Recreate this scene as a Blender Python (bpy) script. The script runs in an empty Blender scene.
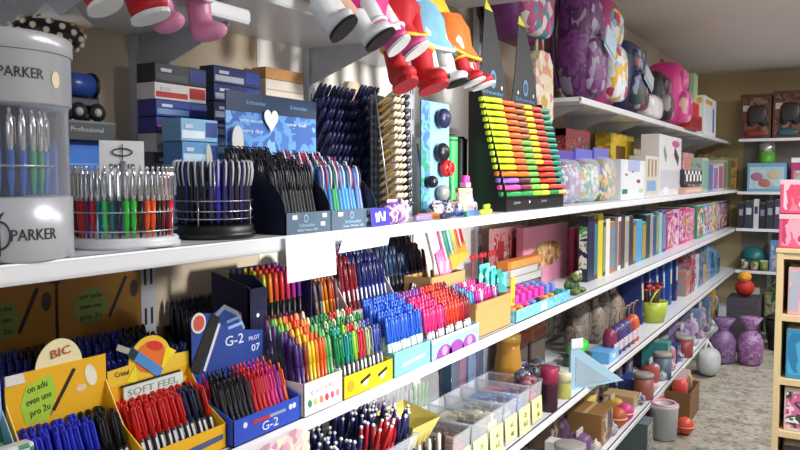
import bpy, bmesh, math, random
from mathutils import Vector, Matrix
R = random.Random(11)
SC = bpy.context.scene
COL = SC.collection
PI = math.pi

# ---------------------------------------------------------------- camera
F, PSI, TH, EYE = 750.0, math.radians(30.85), math.radians(3.6), 1.6
FW = Vector((-math.sin(PSI)*math.cos(TH), math.cos(PSI)*math.cos(TH), -math.sin(TH)))
RT = Vector((math.cos(PSI), math.sin(PSI), 0))
UP = RT.cross(FW)
def ray(px, py): return FW*F + RT*(px-400) + UP*(225-py)
def onx(px, py, X):
    d = ray(px, py); t = X/d.x; return d.y*t, EYE+d.z*t
def ony(px, py, Y):
    d = ray(px, py); t = Y/d.y; return d.x*t, EYE+d.z*t
def onz(px, py, z):
    d = ray(px, py); t = (z-EYE)/d.z; return d.x*t, d.y*t
cd = bpy.data.cameras.new('camera'); cam = bpy.data.objects.new('camera', cd); COL.objects.link(cam)
cd.sensor_width = 36; cd.lens = F/800*36; cd.clip_start = .02
cam.matrix_world = Matrix((( RT.x, UP.x, -FW.x, 0), (RT.y, UP.y, -FW.y, 0), (RT.z, UP.z, -FW.z, EYE), (0, 0, 0, 1)))
SC.camera = cam

# ---------------------------------------------------------------- materials
def lin(h):
    h = h.lstrip('#'); c = [int(h[i:i+2], 16)/255 for i in (0, 2, 4)]
    return tuple((x/12.92 if x <= .04045 else ((x+.055)/1.055)**2.4) for x in c) + (1,)
_mc = {}
def pl(h, rough=.45, metal=0.0, var=.10, scale=40, emit=0, coat=0):
    key = (h, rough, metal, var, scale, emit, coat)
    if key in _mc: return _mc[key]
    m = bpy.data.materials.new('paint_'+h.strip('#')); m.use_nodes = True
    nt = m.node_tree; b = nt.nodes['Principled BSDF']
    c = lin(h)
    n = nt.nodes.new('ShaderNodeTexNoise'); n.inputs['Scale'].default_value = scale; n.inputs['Detail'].default_value = 2
    tc = nt.nodes.new('ShaderNodeTexCoord'); nt.links.new(tc.outputs['Object'], n.inputs['Vector'])
    mx = nt.nodes.new('ShaderNodeMix'); mx.data_type = 'RGBA'
    mx.inputs[6].default_value = tuple(x*(1-var) for x in c[:3])+(1,)
    mx.inputs[7].default_value = tuple(min(1, x*(1+var)) for x in c[:3])+(1,)
    nt.links.new(n.outputs['Fac'], mx.inputs[0]); nt.links.new(mx.outputs[2], b.inputs['Base Color'])
    b.inputs['Roughness'].default_value = rough; b.inputs['Metallic'].default_value = metal
    b.inputs['Coat Weight'].default_value = coat
    if emit:
        b.inputs['Emission Color'].default_value = c; b.inputs['Emission Strength'].default_value = emit
    _mc[key] = m; return m
def clear(h='#ffffff', op=.25, rough=.08, fac=.5):
    key = ('clear', h, op, rough, fac)
    if key in _mc: return _mc[key]
    m = bpy.data.materials.new('clear_'+h.strip('#')); m.use_nodes = True
    nt = m.node_tree; b = nt.nodes['Principled BSDF']; b.inputs['Base Color'].default_value = lin(h)
    b.inputs['Roughness'].default_value = rough
    t = nt.nodes.new('ShaderNodeBsdfTransparent'); mx = nt.nodes.new('ShaderNodeMixShader')
    lw = nt.nodes.new('ShaderNodeLayerWeight'); lw.inputs['Blend'].default_value = .3
    ma = nt.nodes.new('ShaderNodeMath'); ma.operation = 'MULTIPLY_ADD'; ma.use_clamp = True
    ma.inputs[1].default_value = fac; ma.inputs[2].default_value = op
    nt.links.new(lw.outputs['Facing'], ma.inputs[0]); nt.links.new(ma.outputs[0], mx.inputs[0])
    nt.links.new(t.outputs[0], mx.inputs[1]); nt.links.new(b.outputs[0], mx.inputs[2])
    nt.links.new(mx.outputs[0], nt.nodes['Material Output'].inputs['Surface'])
    _mc[key] = m; return m
def prt(cols, scale=14, rough=.4, kind='vor', seed=0.0):
    """printed card or cloth: patches of a few inks over the first colour"""
    key = ('prt', tuple(cols), scale, rough, kind, seed)
    if key in _mc: return _mc[key]
    m = bpy.data.materials.new('print_'+cols[0].strip('#')); m.use_nodes = True
    nt = m.node_tree; b = nt.nodes['Principled BSDF']; b.inputs['Roughness'].default_value = rough
    tc = nt.nodes.new('ShaderNodeTexCoord'); mp = nt.nodes.new('ShaderNodeMapping')
    mp.inputs['Location'].default_value = (seed, seed*1.7, seed*.6)
    nt.links.new(tc.outputs['Object'], mp.inputs['Vector'])
    if kind == 'vor':
        v = nt.nodes.new('ShaderNodeTexVoronoi'); v.inputs['Scale'].default_value = scale
        sp = nt.nodes.new('ShaderNodeSeparateColor'); nt.links.new(v.outputs['Color'], sp.inputs[0]); out = sp.outputs[0]
    elif kind == 'chk':
        v = nt.nodes.new('ShaderNodeTexChecker'); v.inputs['Scale'].default_value = scale; out = v.outputs['Fac']
    elif kind == 'wav':
        v = nt.nodes.new('ShaderNodeTexWave'); v.inputs['Scale'].default_value = scale; v.inputs['Distortion'].default_value = 2; out = v.outputs['Fac']
    else:
        v = nt.nodes.new('ShaderNodeTexNoise'); v.inputs['Scale'].default_value = scale; v.inputs['Detail'].default_value = 3
        v.inputs['Distortion'].default_value = .6; out = v.outputs['Fac']
    nt.links.new(mp.outputs[0], v.inputs['Vector'])
    cr = nt.nodes.new('ShaderNodeValToRGB'); cr.color_ramp.interpolation = 'CONSTANT'
    lo, hi = (.33, .68) if kind == 'noi' else (0, 1)
    el = cr.color_ramp.elements
    while len(el) < len(cols): el.new(.5)
    for i, c in enumerate(cols):
        el[i].position = 0 if i == 0 else lo+(hi-lo)*i/len(cols)
        el[i].color = lin(c)
    nt.links.new(out, cr.inputs[0]); nt.links.new(cr.outputs[0], b.inputs['Base Color'])
    _mc[key] = m; return m

WHITE = pl('#eceef0', .35); SHELFW = pl('#e4e6ea', .3, var=.03, scale=6); STEEL = pl('#c9ccd2', .28, .9); BLACK = pl('#121215', .4); DARK = pl('#23242a', .45)
CHROME = pl('#d9dade', .16, .95)

# ---------------------------------------------------------------- mesh builder
class MB:
    def __init__(s): s.v, s.f, s.m, s.s = [], [], [], []
    def add(s, vs, fs, mi=0, M=None, smooth=False):
        o = len(s.v)
        for v in vs:
            v = Vector(v); s.v.append(M @ v if M else v)
        for f in fs: s.f.append([o+i for i in f]); s.m.append(mi); s.s.append(smooth)
        return s
    def box(s, x0, x1, y0, y1, z0, z1, mi=0, M=None, b=0):
        if b:
            bm = bmesh.new(); bmesh.ops.create_cube(bm, size=1)
            for v in bm.verts: v.co = Vector(((x0+x1)/2+v.co.x*(x1-x0), (y0+y1)/2+v.co.y*(y1-y0), (z0+z1)/2+v.co.z*(z1-z0)))
            bmesh.ops.bevel(bm, geom=list(bm.edges), offset=min(b, (x1-x0)*.45, (y1-y0)*.45, (z1-z0)*.45), segments=2, affect='EDGES', profile=.5)
            bm.verts.index_update()
            s.add([v.co.copy() for v in bm.verts], [[v.index for v in f.verts] for f in bm.faces], mi, M); bm.free(); return s
        vs = [(x, y, z) for z in (z0, z1) for y in (y0, y1) for x in (x0, x1)]
        return s.add(vs, [(0, 2, 3, 1), (4, 5, 7, 6), (0, 1, 5, 4), (2, 6, 7, 3), (0, 4, 6, 2), (1, 3, 7, 5)], mi, M)
    def lathe(s, prof, mi=0, seg=10, M=None, smooth=True):
        vs, fs = [], []; n = len(prof)
        for r, z in prof:
            for k in range(seg): a = 2*PI*k/seg; vs.append((r*math.cos(a), r*math.sin(a), z))
        for i in range(n-1):
            for k in range(seg): k2 = (k+1) % seg; fs.append((i*seg+k, i*seg+k2, (i+1)*seg+k2, (i+1)*seg+k))
        if prof[0][0] > 1e-6: fs.append(tuple(range(seg))[::-1])
        if prof[-1][0] > 1e-6: fs.append(tuple((n-1)*seg+k for k in range(seg)))
        return s.add(vs, fs, mi, M, smooth)
    def shell(s, prof, mi=0, seg=20, M=None):       # open lathe, no caps
        vs, fs = [], []; n = len(prof)
        for r, z in prof:
            for k in range(seg): a = 2*PI*k/seg; vs.append((r*math.cos(a), r*math.sin(a), z))
        for i in range(n-1):
            for k in range(seg): k2 = (k+1) % seg; fs.append((i*seg+k, i*seg+k2, (i+1)*seg+k2, (i+1)*seg+k))
        return s.add(vs, fs, mi, M, True)
    def tube(s, pts, r, mi=0, seg=8, M=None, closed=False):
        pts = [Vector(p) for p in pts]; n = len(pts); rs = r if isinstance(r, (list, tuple)) else [r]*n
        vs, fs = [], []; prev = None
        for i, p in enumerate(pts):
            if closed: t = (pts[(i+1) % n]-pts[i-1]).normalized()
            else: t = (pts[min(i+1, n-1)]-pts[max(i-1, 0)]).normalized()
            if prev is None:
                a = Vector((0, 0, 1)) if abs(t.z) < .9 else Vector((1, 0, 0)); u = t.cross(a).normalized()
            else: u = (prev - t*prev.dot(t)).normalized()
            prev = u; w = t.cross(u)
            for k in range(seg): a = 2*PI*k/seg; vs.append(p+(u*math.cos(a)+w*math.sin(a))*rs[i])
        for i in range(n if closed else n-1):
            j = (i+1) % n
            for k in range(seg): k2 = (k+1) % seg; fs.append((i*seg+k, i*seg+k2, j*seg+k2, j*seg+k))
        if not closed: fs += [tuple(range(seg))[::-1], tuple((n-1)*seg+k for k in range(seg))]
        return s.add(vs, fs, mi, M, True)
    def ring(s, R_, r, z, mi=0, seg=28, M=None):
        return s.tube([(R_*math.cos(2*PI*k/seg), R_*math.sin(2*PI*k/seg), z) for k in range(seg)], r, mi, 5, M, True)
    def ell(s, c, rad, mi=0, M=None, nu=12, nv=8, e=1.0):   # ellipsoid, e<1 squarer
        def p(x): return math.copysign(abs(x)**e, x)
        vs, fs = [(c[0], c[1], c[2]-rad[2])], []
        for j in range(1, nv):
            b = -PI/2+PI*j/nv
            for k in range(nu):
                a = 2*PI*k/nu
                vs.append((c[0]+rad[0]*p(math.cos(b))*p(math.cos(a)), c[1]+rad[1]*p(math.cos(b))*p(math.sin(a)), c[2]+rad[2]*p(math.sin(b))))
        vs.append((c[0], c[1], c[2]+rad[2])); L = len(vs)-1
        for k in range(nu): k2 = (k+1) % nu; fs.append((0, 1+k2, 1+k)); fs.append((L, L-nu+k, L-nu+k2))
        for j in range(nv-2):
            for k in range(nu): k2 = (k+1) % nu; o = 1+j*nu; fs.append((o+k, o+k2, o+nu+k2, o+nu+k))
        return s.add(vs, fs, mi, M, True)
    def prism(s, poly, d0, d1, mi=0, M=None, ax='y'):
        """polygon in (x,z) swept along y (ax='y'), in (y,z) along x (ax='x'), in (x,y) along z"""
        def mk(a, b, d): return (a, d, b) if ax == 'y' else ((d, a, b) if ax == 'x' else (a, b, d))
        n = len(poly); vs = [mk(a, b, d0) for a, b in poly]+[mk(a, b, d1) for a, b in poly]
        fs = [tuple(range(n)), tuple(range(2*n-1, n-1, -1))]+[(i, i+n, (i+1) % n+n, (i+1) % n) for i in range(n)]
        return s.add(vs, fs, mi, M)
    def mesh(s, name, mats):
        me = bpy.data.meshes.new(name); me.from_pydata([tuple(v) for v in s.v], [], s.f)
        for m in (mats if isinstance(mats, (list, tuple)) else [mats]): me.materials.append(m)
        me.polygons.foreach_set('material_index', s.m); me.polygons.foreach_set('use_smooth', s.s)
        bm = bmesh.new(); bm.from_mesh(me); bmesh.ops.recalc_face_normals(bm, faces=bm.faces); bm.to_mesh(me); bm.free()
        me.update(); return me
    def build(s, name, mats, parent=None, M=None):
        return link(name, s.mesh(name, mats), parent, M)
def link(name, me, parent=None, M=None):
    o = bpy.data.objects.new(name, me); COL.objects.link(o)
    if parent: o.parent = parent
    if M is not None: o.matrix_basis = M
    return o
def tag(o, label=None, cat=None, group=None, kind=None):
    if label: o['label'] = label
    if cat: o['category'] = cat
    if group: o['group'] = group
    if kind: o['kind'] = kind
    return o
def thing(name, label, cat, M=None, group=None):
    o = bpy.data.objects.new(name, None); COL.objects.link(o); o.empty_display_size = .05
    if M is not None: o.matrix_basis = M
    return tag(o, label, cat, group)
def T(x, y, z): return Matrix.Translation((x, y, z))
def Rx(a): return Matrix.Rotation(a, 4, 'X')
def Ry(a): return Matrix.Rotation(a, 4, 'Y')
def Rz(a): return Matrix.Rotation(a, 4, 'Z')
def LW(X, Y, z, rot=0):        # frame on the left wall: x along the run, y into the shelf, z up
    return T(X, Y, z) @ Rz(PI/2+rot)
def BW(X, Y, z, rot=0): return T(X, Y, z) @ Rz(rot)
def words(name, txt, size, M, mat, parent, w=None, label=None, thick=.0004):
    c = bpy.data.curves.new(name, 'FONT'); c.body = txt; c.size = size; c.extrude = thick; c.resolution_u = 2
    c.align_x = 'CENTER'; c.align_y = 'CENTER'
    o = bpy.data.objects.new(name, c); COL.objects.link(o); bpy.context.view_layer.update()
    me = bpy.data.meshes.new_from_object(o.evaluated_get(bpy.context.evaluated_depsgraph_get()))
    bpy.data.objects.remove(o); bpy.data.curves.remove(c)
    me.materials.clear(); me.materials.append(mat)
    if w:
        xs = [v.co.x for v in me.vertices]; k = w/max(1e-6, max(xs)-min(xs)); me.transform(Matrix.Diagonal((k, 1, 1, 1)))
    o = link(name, me, parent, M)
    if label: o['label'] = label
    return o
FACE = Rx(PI/2)               # stands lettering up so that it reads from the front (-y)
def curve_text(me, r):
    for v in me.vertices:
        a = v.co.x/r; rr = r+v.co.z; v.co = Vector((rr*math.sin(a), -rr*math.cos(a), v.co.y))
def fuse(mb, voxel):           # melts overlapping shapes into one continuous skin
    o = link('tmp', mb.mesh('tmp', [WHITE])); md = o.modifiers.new('r', 'REMESH'); md.mode = 'VOXEL'; md.voxel_size = voxel
    sm = o.modifiers.new('s', 'SMOOTH'); sm.iterations = 3
    bpy.context.view_layer.update()
    me = bpy.data.meshes.new_from_object(o.evaluated_get(bpy.context.evaluated_depsgraph_get()))
    bpy.data.objects.remove(o); me.materials.clear()
    for p in me.polygons: p.use_smooth = True
    return me

# ---------------------------------------------------------------- the room
ZA, ZB, ZC, ZD, ZT = 1.48, 1.078, .64, .222, 1.985
XF, XT, XW = -1.0, -1.1, -1.46
YB, YW = 8.45, 8.86
def st(o): o['kind'] = 'structure'; return o
def terrazzo():
    m = bpy.data.materials.new('terrazzo'); m.use_nodes = True; nt = m.node_tree; b = nt.nodes['Principled BSDF']
    tc = nt.nodes.new('ShaderNodeTexCoord')
    v = nt.nodes.new('ShaderNodeTexVoronoi'); v.inputs['Scale'].default_value = 46
    sp = nt.nodes.new('ShaderNodeSeparateColor'); nt.links.new(v.outputs['Color'], sp.inputs[0])
    cr = nt.nodes.new('ShaderNodeValToRGB'); cr.color_ramp.interpolation = 'CONSTANT'; e = cr.color_ramp.elements
    cols = ['#837e74', '#9d988c', '#aaa597', '#aea99b', '#b6b1a3', '#a39e91']; pos = [0, .1, .25, .5, .78, .9]
    while len(e) < 6: e.new(.5)
    for i in range(6): e[i].position = pos[i]; e[i].color = lin(cols[i])
    n = nt.nodes.new('ShaderNodeTexNoise'); n.inputs['Scale'].default_value = 9; n.inputs['Detail'].default_value = 5
    cr2 = nt.nodes.new('ShaderNodeValToRGB'); cr2.color_ramp.elements[0].position = .33; cr2.color_ramp.elements[1].position = .55
    cr2.color_ramp.elements[0].color = lin('#c4beb2'); cr2.color_ramp.elements[1].color = (1, 1, 1, 1)
    mx = nt.nodes.new('ShaderNodeMix'); mx.data_type = 'RGBA'; mx.blend_type = 'MULTIPLY'; mx.inputs[0].default_value = .8
    for q in (v, n): nt.links.new(tc.outputs['Object'], q.inputs['Vector'])
    nt.links.new(sp.outputs[0], cr.inputs[0]); nt.links.new(n.outputs['Fac'], cr2.inputs[0])
    nt.links.new(cr.outputs[0], mx.inputs[6]); nt.links.new(cr2.outputs[0], mx.inputs[7]); nt.links.new(mx.outputs[2], b.inputs['Base Color'])
    b.inputs['Roughness'].default_value = .42; return m
st(MB().box(-1.7, 3.4, -2.6, 9.1, -.06, 0).build('floor', terrazzo()))
st(MB().box(-1.7, 3.4, -2.6, 9.1, 2.72, 2.78).build('ceiling', pl('#dcd6d5', .8, var=.07, scale=1.2)))
wallm = pl('#cfc3b0', .85, var=.05, scale=3)
st(MB().box(-1.62, -1.47, -2.6, 9.0, 0, 2.72).build('wall_left', wallm))
st(MB().box(-1.62, 3.4, YW, YW+.12, 0, 2.72).build('wall_back', pl('#bfae84', .85, var=.05, scale=3)))
st(MB().box(3.3, 3.42, -2.6, 9.0, 0, 2.72).build('wall_right', pl('#98938b', .85, var=.05, scale=3)))

# ---------------------------------------------------------------- metal wall shelving
def shelf_mb(L, dep, z, lip=.032):
    m = MB(); m.box(0, L, .004, dep, z-.02, z-.0002, 0)
    m.box(0, L, 0, .014, z-lip, z-.0002, 0, b=.003)
    return m
BAY = [-1.0, -.35, .3, .88, 1.22, 1.87, 2.48, 3.1, 3.72, 4.36, 5.0, 5.66, 6.3, 6.95, 7.6, 8.25]
unit = thing('shelving_unit', 'long white metal shelving run of five levels along the side wall', 'shelving', LW(0, 0, 0))
def run(name, x0, x1, X, z, rear=XW):
    # local x = Y, local y = -X
    dep = -(rear-X)
    o = shelf_mb(x1-x0, dep, 0).build(name, SHELFW, unit, T(x0, -X, z))
    tk = MB(); n = max(1, int((x1-x0)/.65))
    tk.box(.0, x1-x0, -.0012, .0002, -.026, -.006)
    tk.build('price_rail', pl('#f2f4f6', .2, var=.02), o)
    for yb in BAY:
        if x0-.01 <= yb <= x1+.01:
            k = yb-x0
            MB().prism([(dep, -.02), (.05, -.02), (.05, -.03), (dep, -.14 if z > 1.7 else -.075)], k-.012, k-.008, 0, ax='x').build('bracket', pl('#b9bcc2', .4), o)
    return o
run('shelf', -1.0, 8.86, XF, ZA); run('shelf', -1.0, 8.86, XF, ZB); run('shelf', -1.0, 8.86, XF, ZC); run('shelf', -1.0, 8.86, XF, ZD)
run('shelf', -1.0, 1.2215, XT, 1.955); run('shelf', 1.2235, 2.30, XT, ZT+.03); run('shelf', 2.32, 2.93, XT, 2.34); run('shelf', 3.52, 8.86, XT, ZT)
for a, b in ((-1.0, 2.28), (3.52, 8.8)): pass
for yb in BAY:
    m = MB(); X = XW+.03
    m.box(yb-.022, yb+.022, -X, -X+.03, .02, 2.62)
    for k in range(24):
        for s_ in (-.009, .009): m.box(yb+s_-.003, yb+s_+.003, -X-.0012, -X+.001, .3+k*.095, .3+k*.095+.04, 1)
    m.build('upright', [pl('#c3c7cf', .4, var=.03), DARK], unit)
pm = MB()
pm.box(-1.0, 8.86, -XW-.006, -XW+.006, .05, 2.1)
pm.build('back_panel', pl('#cbbca4', .7, var=.05, scale=4), unit)
MB().box(1.64, 3.08, -XW-.0085, -XW-.0062, .66, 2.0).build('back_panel', pl('#f3efe8', .5, var=.03, scale=4), unit)['label'] = 'back panel painted near-white for strong daylight'  # strong daylight put into the colour: near-white sheet over the beige panel

bu = thing('shelving_unit', 'white metal shelving across the far end wall', 'shelving', BW(0, 0, 0))
for z, y in ((2.0, YB), (1.46, YB), (1.08, YB), (.645, YB)):
    o = shelf_mb(3.8, YW-y-.02, 0, .03).build('shelf', SHELFW, bu, T(XF+.012, y, z))
for x in (-.7, .1, .9, 1.7, 2.5):
    MB().box(x-.02, x+.02, YW-.018, YW-.004, .02, 2.3).build('upright', pl('#c3c7cf', .4, var=.03), bu)
MB().box(XF+.02, 2.8, YW-.012, YW-.002, .05, 2.02).build('back_panel', pl('#8f8a80', .7), bu)

# ---------------------------------------------------------------- light
def area(name, loc, size, sy, power, rot=(0, 0, 0), col=(1, 1, 1)):
    l = bpy.data.lights.new(name, 'AREA'); l.shape = 'RECTANGLE'; l.size = size; l.size_y = sy; l.energy = power; l.color = col
    o = bpy.data.objects.new(name, l); COL.objects.link(o); o.location = loc; o.rotation_euler = rot; return o
def tube_light(X, Y, p):
    f = thing('ceiling_light', 'white twin fluorescent batten on the ceiling, %s' % p[1], 'ceiling light', T(X, Y, 2.72))
    MB().box(-.09, .09, -.62, .62, -.05, 0, b=.01).build('housing', WHITE, f)
    for s_ in (-.05, .05): MB().tube([(s_, -.59, -.065), (s_, .59, -.065)], .013).build('tube', pl('#ffffff', .5, emit=4), f)
    area('fluorescent', (X, Y, 2.62), .18, 1.2, p[0], (0, 0, 0), (.98, .98, 1))
tube_light(.75, 2.3, (62, 'nearest the camera')); tube_light(.75, 4.6, (46, 'halfway down the aisle')); tube_light(.75, 6.9, (40, 'farthest down the aisle'))
# added fill light from behind the camera, and daylight from a side window
area('front_fill', (1.4, -2.4, 1.7), 3.4, 1.8, 15, (math.radians(90), 0, 0), (.92, .96, 1))
sp = bpy.data.lights.new('daylight', 'SPOT'); sp.energy = 700; sp.spot_size = math.radians(30); sp.spot_blend = .9; sp.shadow_soft_size = .22; sp.color = (1, .98, .95)
so = bpy.data.objects.new('daylight', sp); COL.objects.link(so); so.location = (2.9, 1.7, 1.75)
so.rotation_euler = (Vector((-1.3, 2.15, 1.3))-so.location).to_track_quat('-Z', 'Y').to_euler()
w = bpy.data.worlds.new('world'); SC.world = w; w.use_nodes = True
bg = w.node_tree.nodes['Background']; bg.inputs[0].default_value = (.85, .92, 1, 1); bg.inputs[1].default_value = .42
SC.view_settings.view_transform = 'Standard'; SC.view_settings.look = 'None'; SC.view_settings.exposure = 0.55; SC.view_settings.gamma = 1
# ---------------------------------------------------------------- pens
_pens = {}
def pen_parts(spec):
    if spec in _pens: return _pens[spec]
    k = spec[0]; a = pl(spec[1], .3); b = pl(spec[2] if len(spec) > 2 else '#222226', .4); out = []
    def add(n, mb, mats): out.append((n, mb.mesh(n, mats)))
    if k == 'jotter':       # steel topped ballpoint with a coloured barrel
        add('', MB().lathe([(.0012, 0), (.0022, .004), (.0047, .03), (.0052, .066)], 0), [a])
        add('cap', MB().lathe([(.0055, .066), (.0054, .10), (.0042, .117), (.003, .119)], 0), [CHROME])
        add('button', MB().lathe([(.0024, .119), (.0024, .126), (.0015, .128)], 0, 8), [CHROME])
        add('clip', MB().box(-.0014, .0014, -.0078, -.0064, .075, .113).box(-.0014, .0014, -.0078, -.003, .111, .114), [CHROME])
    elif k == 'gel':        # capped pen: cap colour, barrel colour, tip plug in cap colour
        b2 = pl('#d8d8d8', .3)
        add('', MB().lathe([(.0048, .012), (.0054, .03), (.0054, .078)], 0).box(-.003, .003, -.0058, -.005, .034, .066, 1), [b, b2])
        add('end_plug', MB().lathe([(.003, 0), (.0052, .004), (.0054, .0135)], 0), [a])
        add('cap', MB().lathe([(.0062, .072), (.006, .125), (.0045, .140), (.002, .142)], 0), [a])
        add('clip', MB().box(-.0017, .0017, -.0088, -.0074, .088, .136, b=.0005).box(-.0017, .0017, -.0085, -.003, .132, .1365), [a])
    elif k == 'click':      # push-button pen
        add('', MB().lathe([(.0012, 0), (.0026, .006), (.005, .02), (.0055, .05), (.0055, .112), (.004, .124)], 0), [a])
        add('grip', MB().lathe([(.0053, .016), (.0062, .026), (.0062, .05), (.0056, .054)], 0), [b])
        add('button', MB().lathe([(.0032, .124), (.0032, .138), (.002, .141)], 0, 8), [b])
        add('clip', MB().box(-.0018, .0018, -.0085, -.0072, .082, .122, b=.0005).box(-.0018, .0018, -.0082, -.003, .118, .122), [b])
    elif k == 'hook':       # dark pen with a big curved clip
        add('', MB().lathe([(.0015, 0), (.004, .012), (.0064, .04), (.0058, .09), (.0066, .128), (.004, .142)], 0), [a])
        add('clip', MB().tube([(0, -.0065, .088), (0, -.0095, .105), (0, -.011, .125), (0, -.008, .143), (0, -.001, .147)], [.0016, .002, .0022, .0022, .0018], 0, 6), [b])
    elif k == 'felt':       # slim felt tip, rounded cap
        add('', MB().lathe([(.0032, 0), (.0044, .003), (.0044, .098)], 0), [a])
        add('cap', MB().lathe([(.0052, .095), (.0052, .132), (.0036, .143), (.001, .146)], 0), [b])
    elif k == 'roller':     # slim pen with waist band and plug at the foot
        add('', MB().lathe([(.004, .02), (.0048, .03), (.0048, .07)], 0), [b])
        add('end_plug', MB().lathe([(.0035, 0), (.005, .004), (.005, .021)], 0), [a])
        add('cap', MB().lathe([(.0056, .066), (.0056, .12), (.004, .136), (.001, .138)], 0), [a])
    elif k == 'hi':         # chunky highlighter, flat sided
        add('', MB().ell((0, 0, .05), (.0085, .0072, .052), 0, None, 10, 8, .45), [a])
        add('cap', MB().ell((0, 0, .10), (.0092, .0078, .026), 0, None, 10, 6, .5), [b])
    elif k == 'pencil':
        add('', MB().lathe([(.0038, 0), (.0038, .16)], 0, 6), [a])
        add('point', MB().lathe([(.0037, .16), (.0012, .172), (.0004, .175)], 0, 6), [b])
    elif k == 'fine':       # tiny far pen
        add('', MB().lathe([(.003, 0), (.0048, .02), (.0048, .11), (.0035, .135), (.001, .138)], 0, 8), [a])
        add('cap', MB().lathe([(.0055, .085), (.0055, .128), (.003, .14)], 0, 8), [b])
    _pens[spec] = out; return out
NAMES = dict(jotter='ballpoint_pen', gel='gel_pen', click='click_pen', hook='ballpoint_pen', felt='felt_tip_pen', roller='rollerball_pen', hi='highlighter', pencil='colouring_pencil', fine='fineliner_pen')
def pen(spec, M, label, group=None, name=None):
    root = None
    for n, me in pen_parts(spec):
        if root is None:
            root = link(name or NAMES[spec[0]], me, None, M); tag(root, label, 'highlighter' if spec[0] == 'hi' else ('pencil' if spec[0] == 'pencil' else 'pen'), group)
        else: link(n, me, root)
    return root
def fill(M, xs, ys, spec, where, lean=.2, rise=0.0, group=None, jit=.002, tw=.03, noun=None, skip=None, z0=.004, s=1):
    """rows of pens: xs across, ys front to back, each row higher by rise"""
    for j, y in enumerate(ys):
        for i, x in enumerate(xs):
            if skip and skip(i, j): continue
            sp_, lab = spec(i, j)
            pen(sp_, M @ T(x, y, z0+rise*j+R.uniform(0, jit)) @ Rx(-lean+R.uniform(-tw, tw)*.4) @ Ry(R.uniform(-tw, tw)) @ Rz(R.uniform(-.3, .3)) @ Matrix.Scale(s, 4),
                lab+' '+where, (group or 'pens')+': '+lab, noun)
def span(a, b, n): return [a+(b-a)*(i+.5)/n for i in range(n)]
CB = {}
def counter_box(name, label, Y0, Y1, X, z0, d, hf, hb, out, ins=None, cat='display box', slope=.55, rot=0, group=None, M=None):
    w = Y1-Y0; M = M or LW(X, Y0, z0, rot); t = thing(name, label, cat, M, group); th = .0018
    m = MB(); m.box(0, w, 0, d, 0, th, 1)
    m.box(0, w, 0, th, 0, hf, 0); m.box(0, w, d-th, d, 0, hb, 0)
    side = [(0, 0), (d, 0), (d, hb), (d*slope, hf+(hb-hf)*.35), (0, hf)]
    m.prism(side, 0, th, 0, ax='x'); m.prism(side, w-th, w, 0, ax='x')
    m.build('tray', [out, ins or out], t)
    return t, M, w
def card(parent, name, poly, y, mat, th=.0016, label=None, M=None):
    o = MB().prism(poly, y-th, y, 0).build(name, mat, parent, M)
    if label: o['label'] = label
    return o
def oval(cx, cz, rx, rz, n=24, a0=0, a1=2*PI, tilt=0):
    k = n if a1-a0 > 6.28 else n+1
    ps = [(rx*math.cos(a0+(a1-a0)*i/n), rz*math.sin(a0+(a1-a0)*i/n)) for i in range(k)]
    return [(cx+x*math.cos(tilt)-z*math.sin(tilt), cz+x*math.sin(tilt)+z*math.cos(tilt)) for x, z in ps]
def strip(ax, az, bx, bz, w):
    dx, dz = bx-ax, bz-az; L = math.hypot(dx, dz); nx, nz = -dz/L*w/2, dx/L*w/2
    return [(ax+nx, az+nz), (ax-nx, az-nz), (bx-nx, bz-nz), (bx+nx, bz+nz)]
def yx(px, py, X): return onx(px, py, X)[0]
YEL = pl('#efb41c', .4, var=.04, scale=9); INK = pl('#1c1b1a', .5); LIME = pl('#a9cf3c', .5)

# ================================================================ shelf B, front row of boxes
# yellow box with the green note -------------------------------------------------
def yellow_note_box(Y0, Y1, X, label, lobe=True, z0=ZB):
    t, M, w = counter_box('pen_display_box', label, Y0, Y1, X, z0, .1, .05, .17, YEL, pl('#caa032', .5))
    y = .1; k = w/.19
    # header: a card that rises behind the pens
    card(t, 'header_card', [(0, .07), (w, .07), (w, .212), (0, .212)], y, YEL)
    if lobe:
        l = card(t, 'logo_roundel', oval(.098*k, .205, .045*k, .05, 20, 0, PI), y+.001, pl('#efe2b4', .4), label='cream roundel with a small logo')
        words('lettering', 'BIC', .02, T(.10*k, y-.0022, .232) @ Ry(-.12) @ FACE, pl('#b3552b', .5), l, .036)
    card(t, 'corner_patch', [(0, .196), (.034*k, .196), (.03*k, .2125), (0, .2125)], y-.0018, pl('#e3e0dc', .5))
    n = card(t, 'green_note', [(.032*k, .128), (.072*k, .124), (.09*k, .168), (.08*k, .2), (.036*k, .19), (.024*k, .16)], y-.0018, LIME, .0006, 'lime green note with hand lettering')
    for i, s_ in enumerate(('on adu', 'even une', 'pro 2u')):
        words('lettering', s_, .016, T((.055+.002*i)*k, y-.0026, .184-.0195*i) @ Ry(-.15) @ FACE, pl('#15241a', .5), n, (.036, .046, .036)[i]*k)
    pm_ = card(t, 'printed_pen', strip(.083*k, .138, .125*k, .199, .0062), y-.0022, INK, .0006, 'printed black pen')
    card(pm_, 'printed_tip', [(.0775*k, .13), (.0855*k, .1385), (.081*k, .1415)], y-.0022, pl('#8d8a80', .4), .0006)
    card(t, 'small_label', oval(.138*k, .163, .0105, .0062, 16), y-.0018, pl('#e9c9a8', .5), .0006)
    card(t, 'sticker', oval(.158*k, .181, .011, .02, 16, tilt=.3), y-.0018, pl('#efe6cd', .5), .0006, 'blank white sticker')
    return t, M, w
t, M, w = yellow_note_box(.672, .857, -1.02, 'front yellow display box with green note and cream roundel, blue and black pens inside', True)
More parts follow.
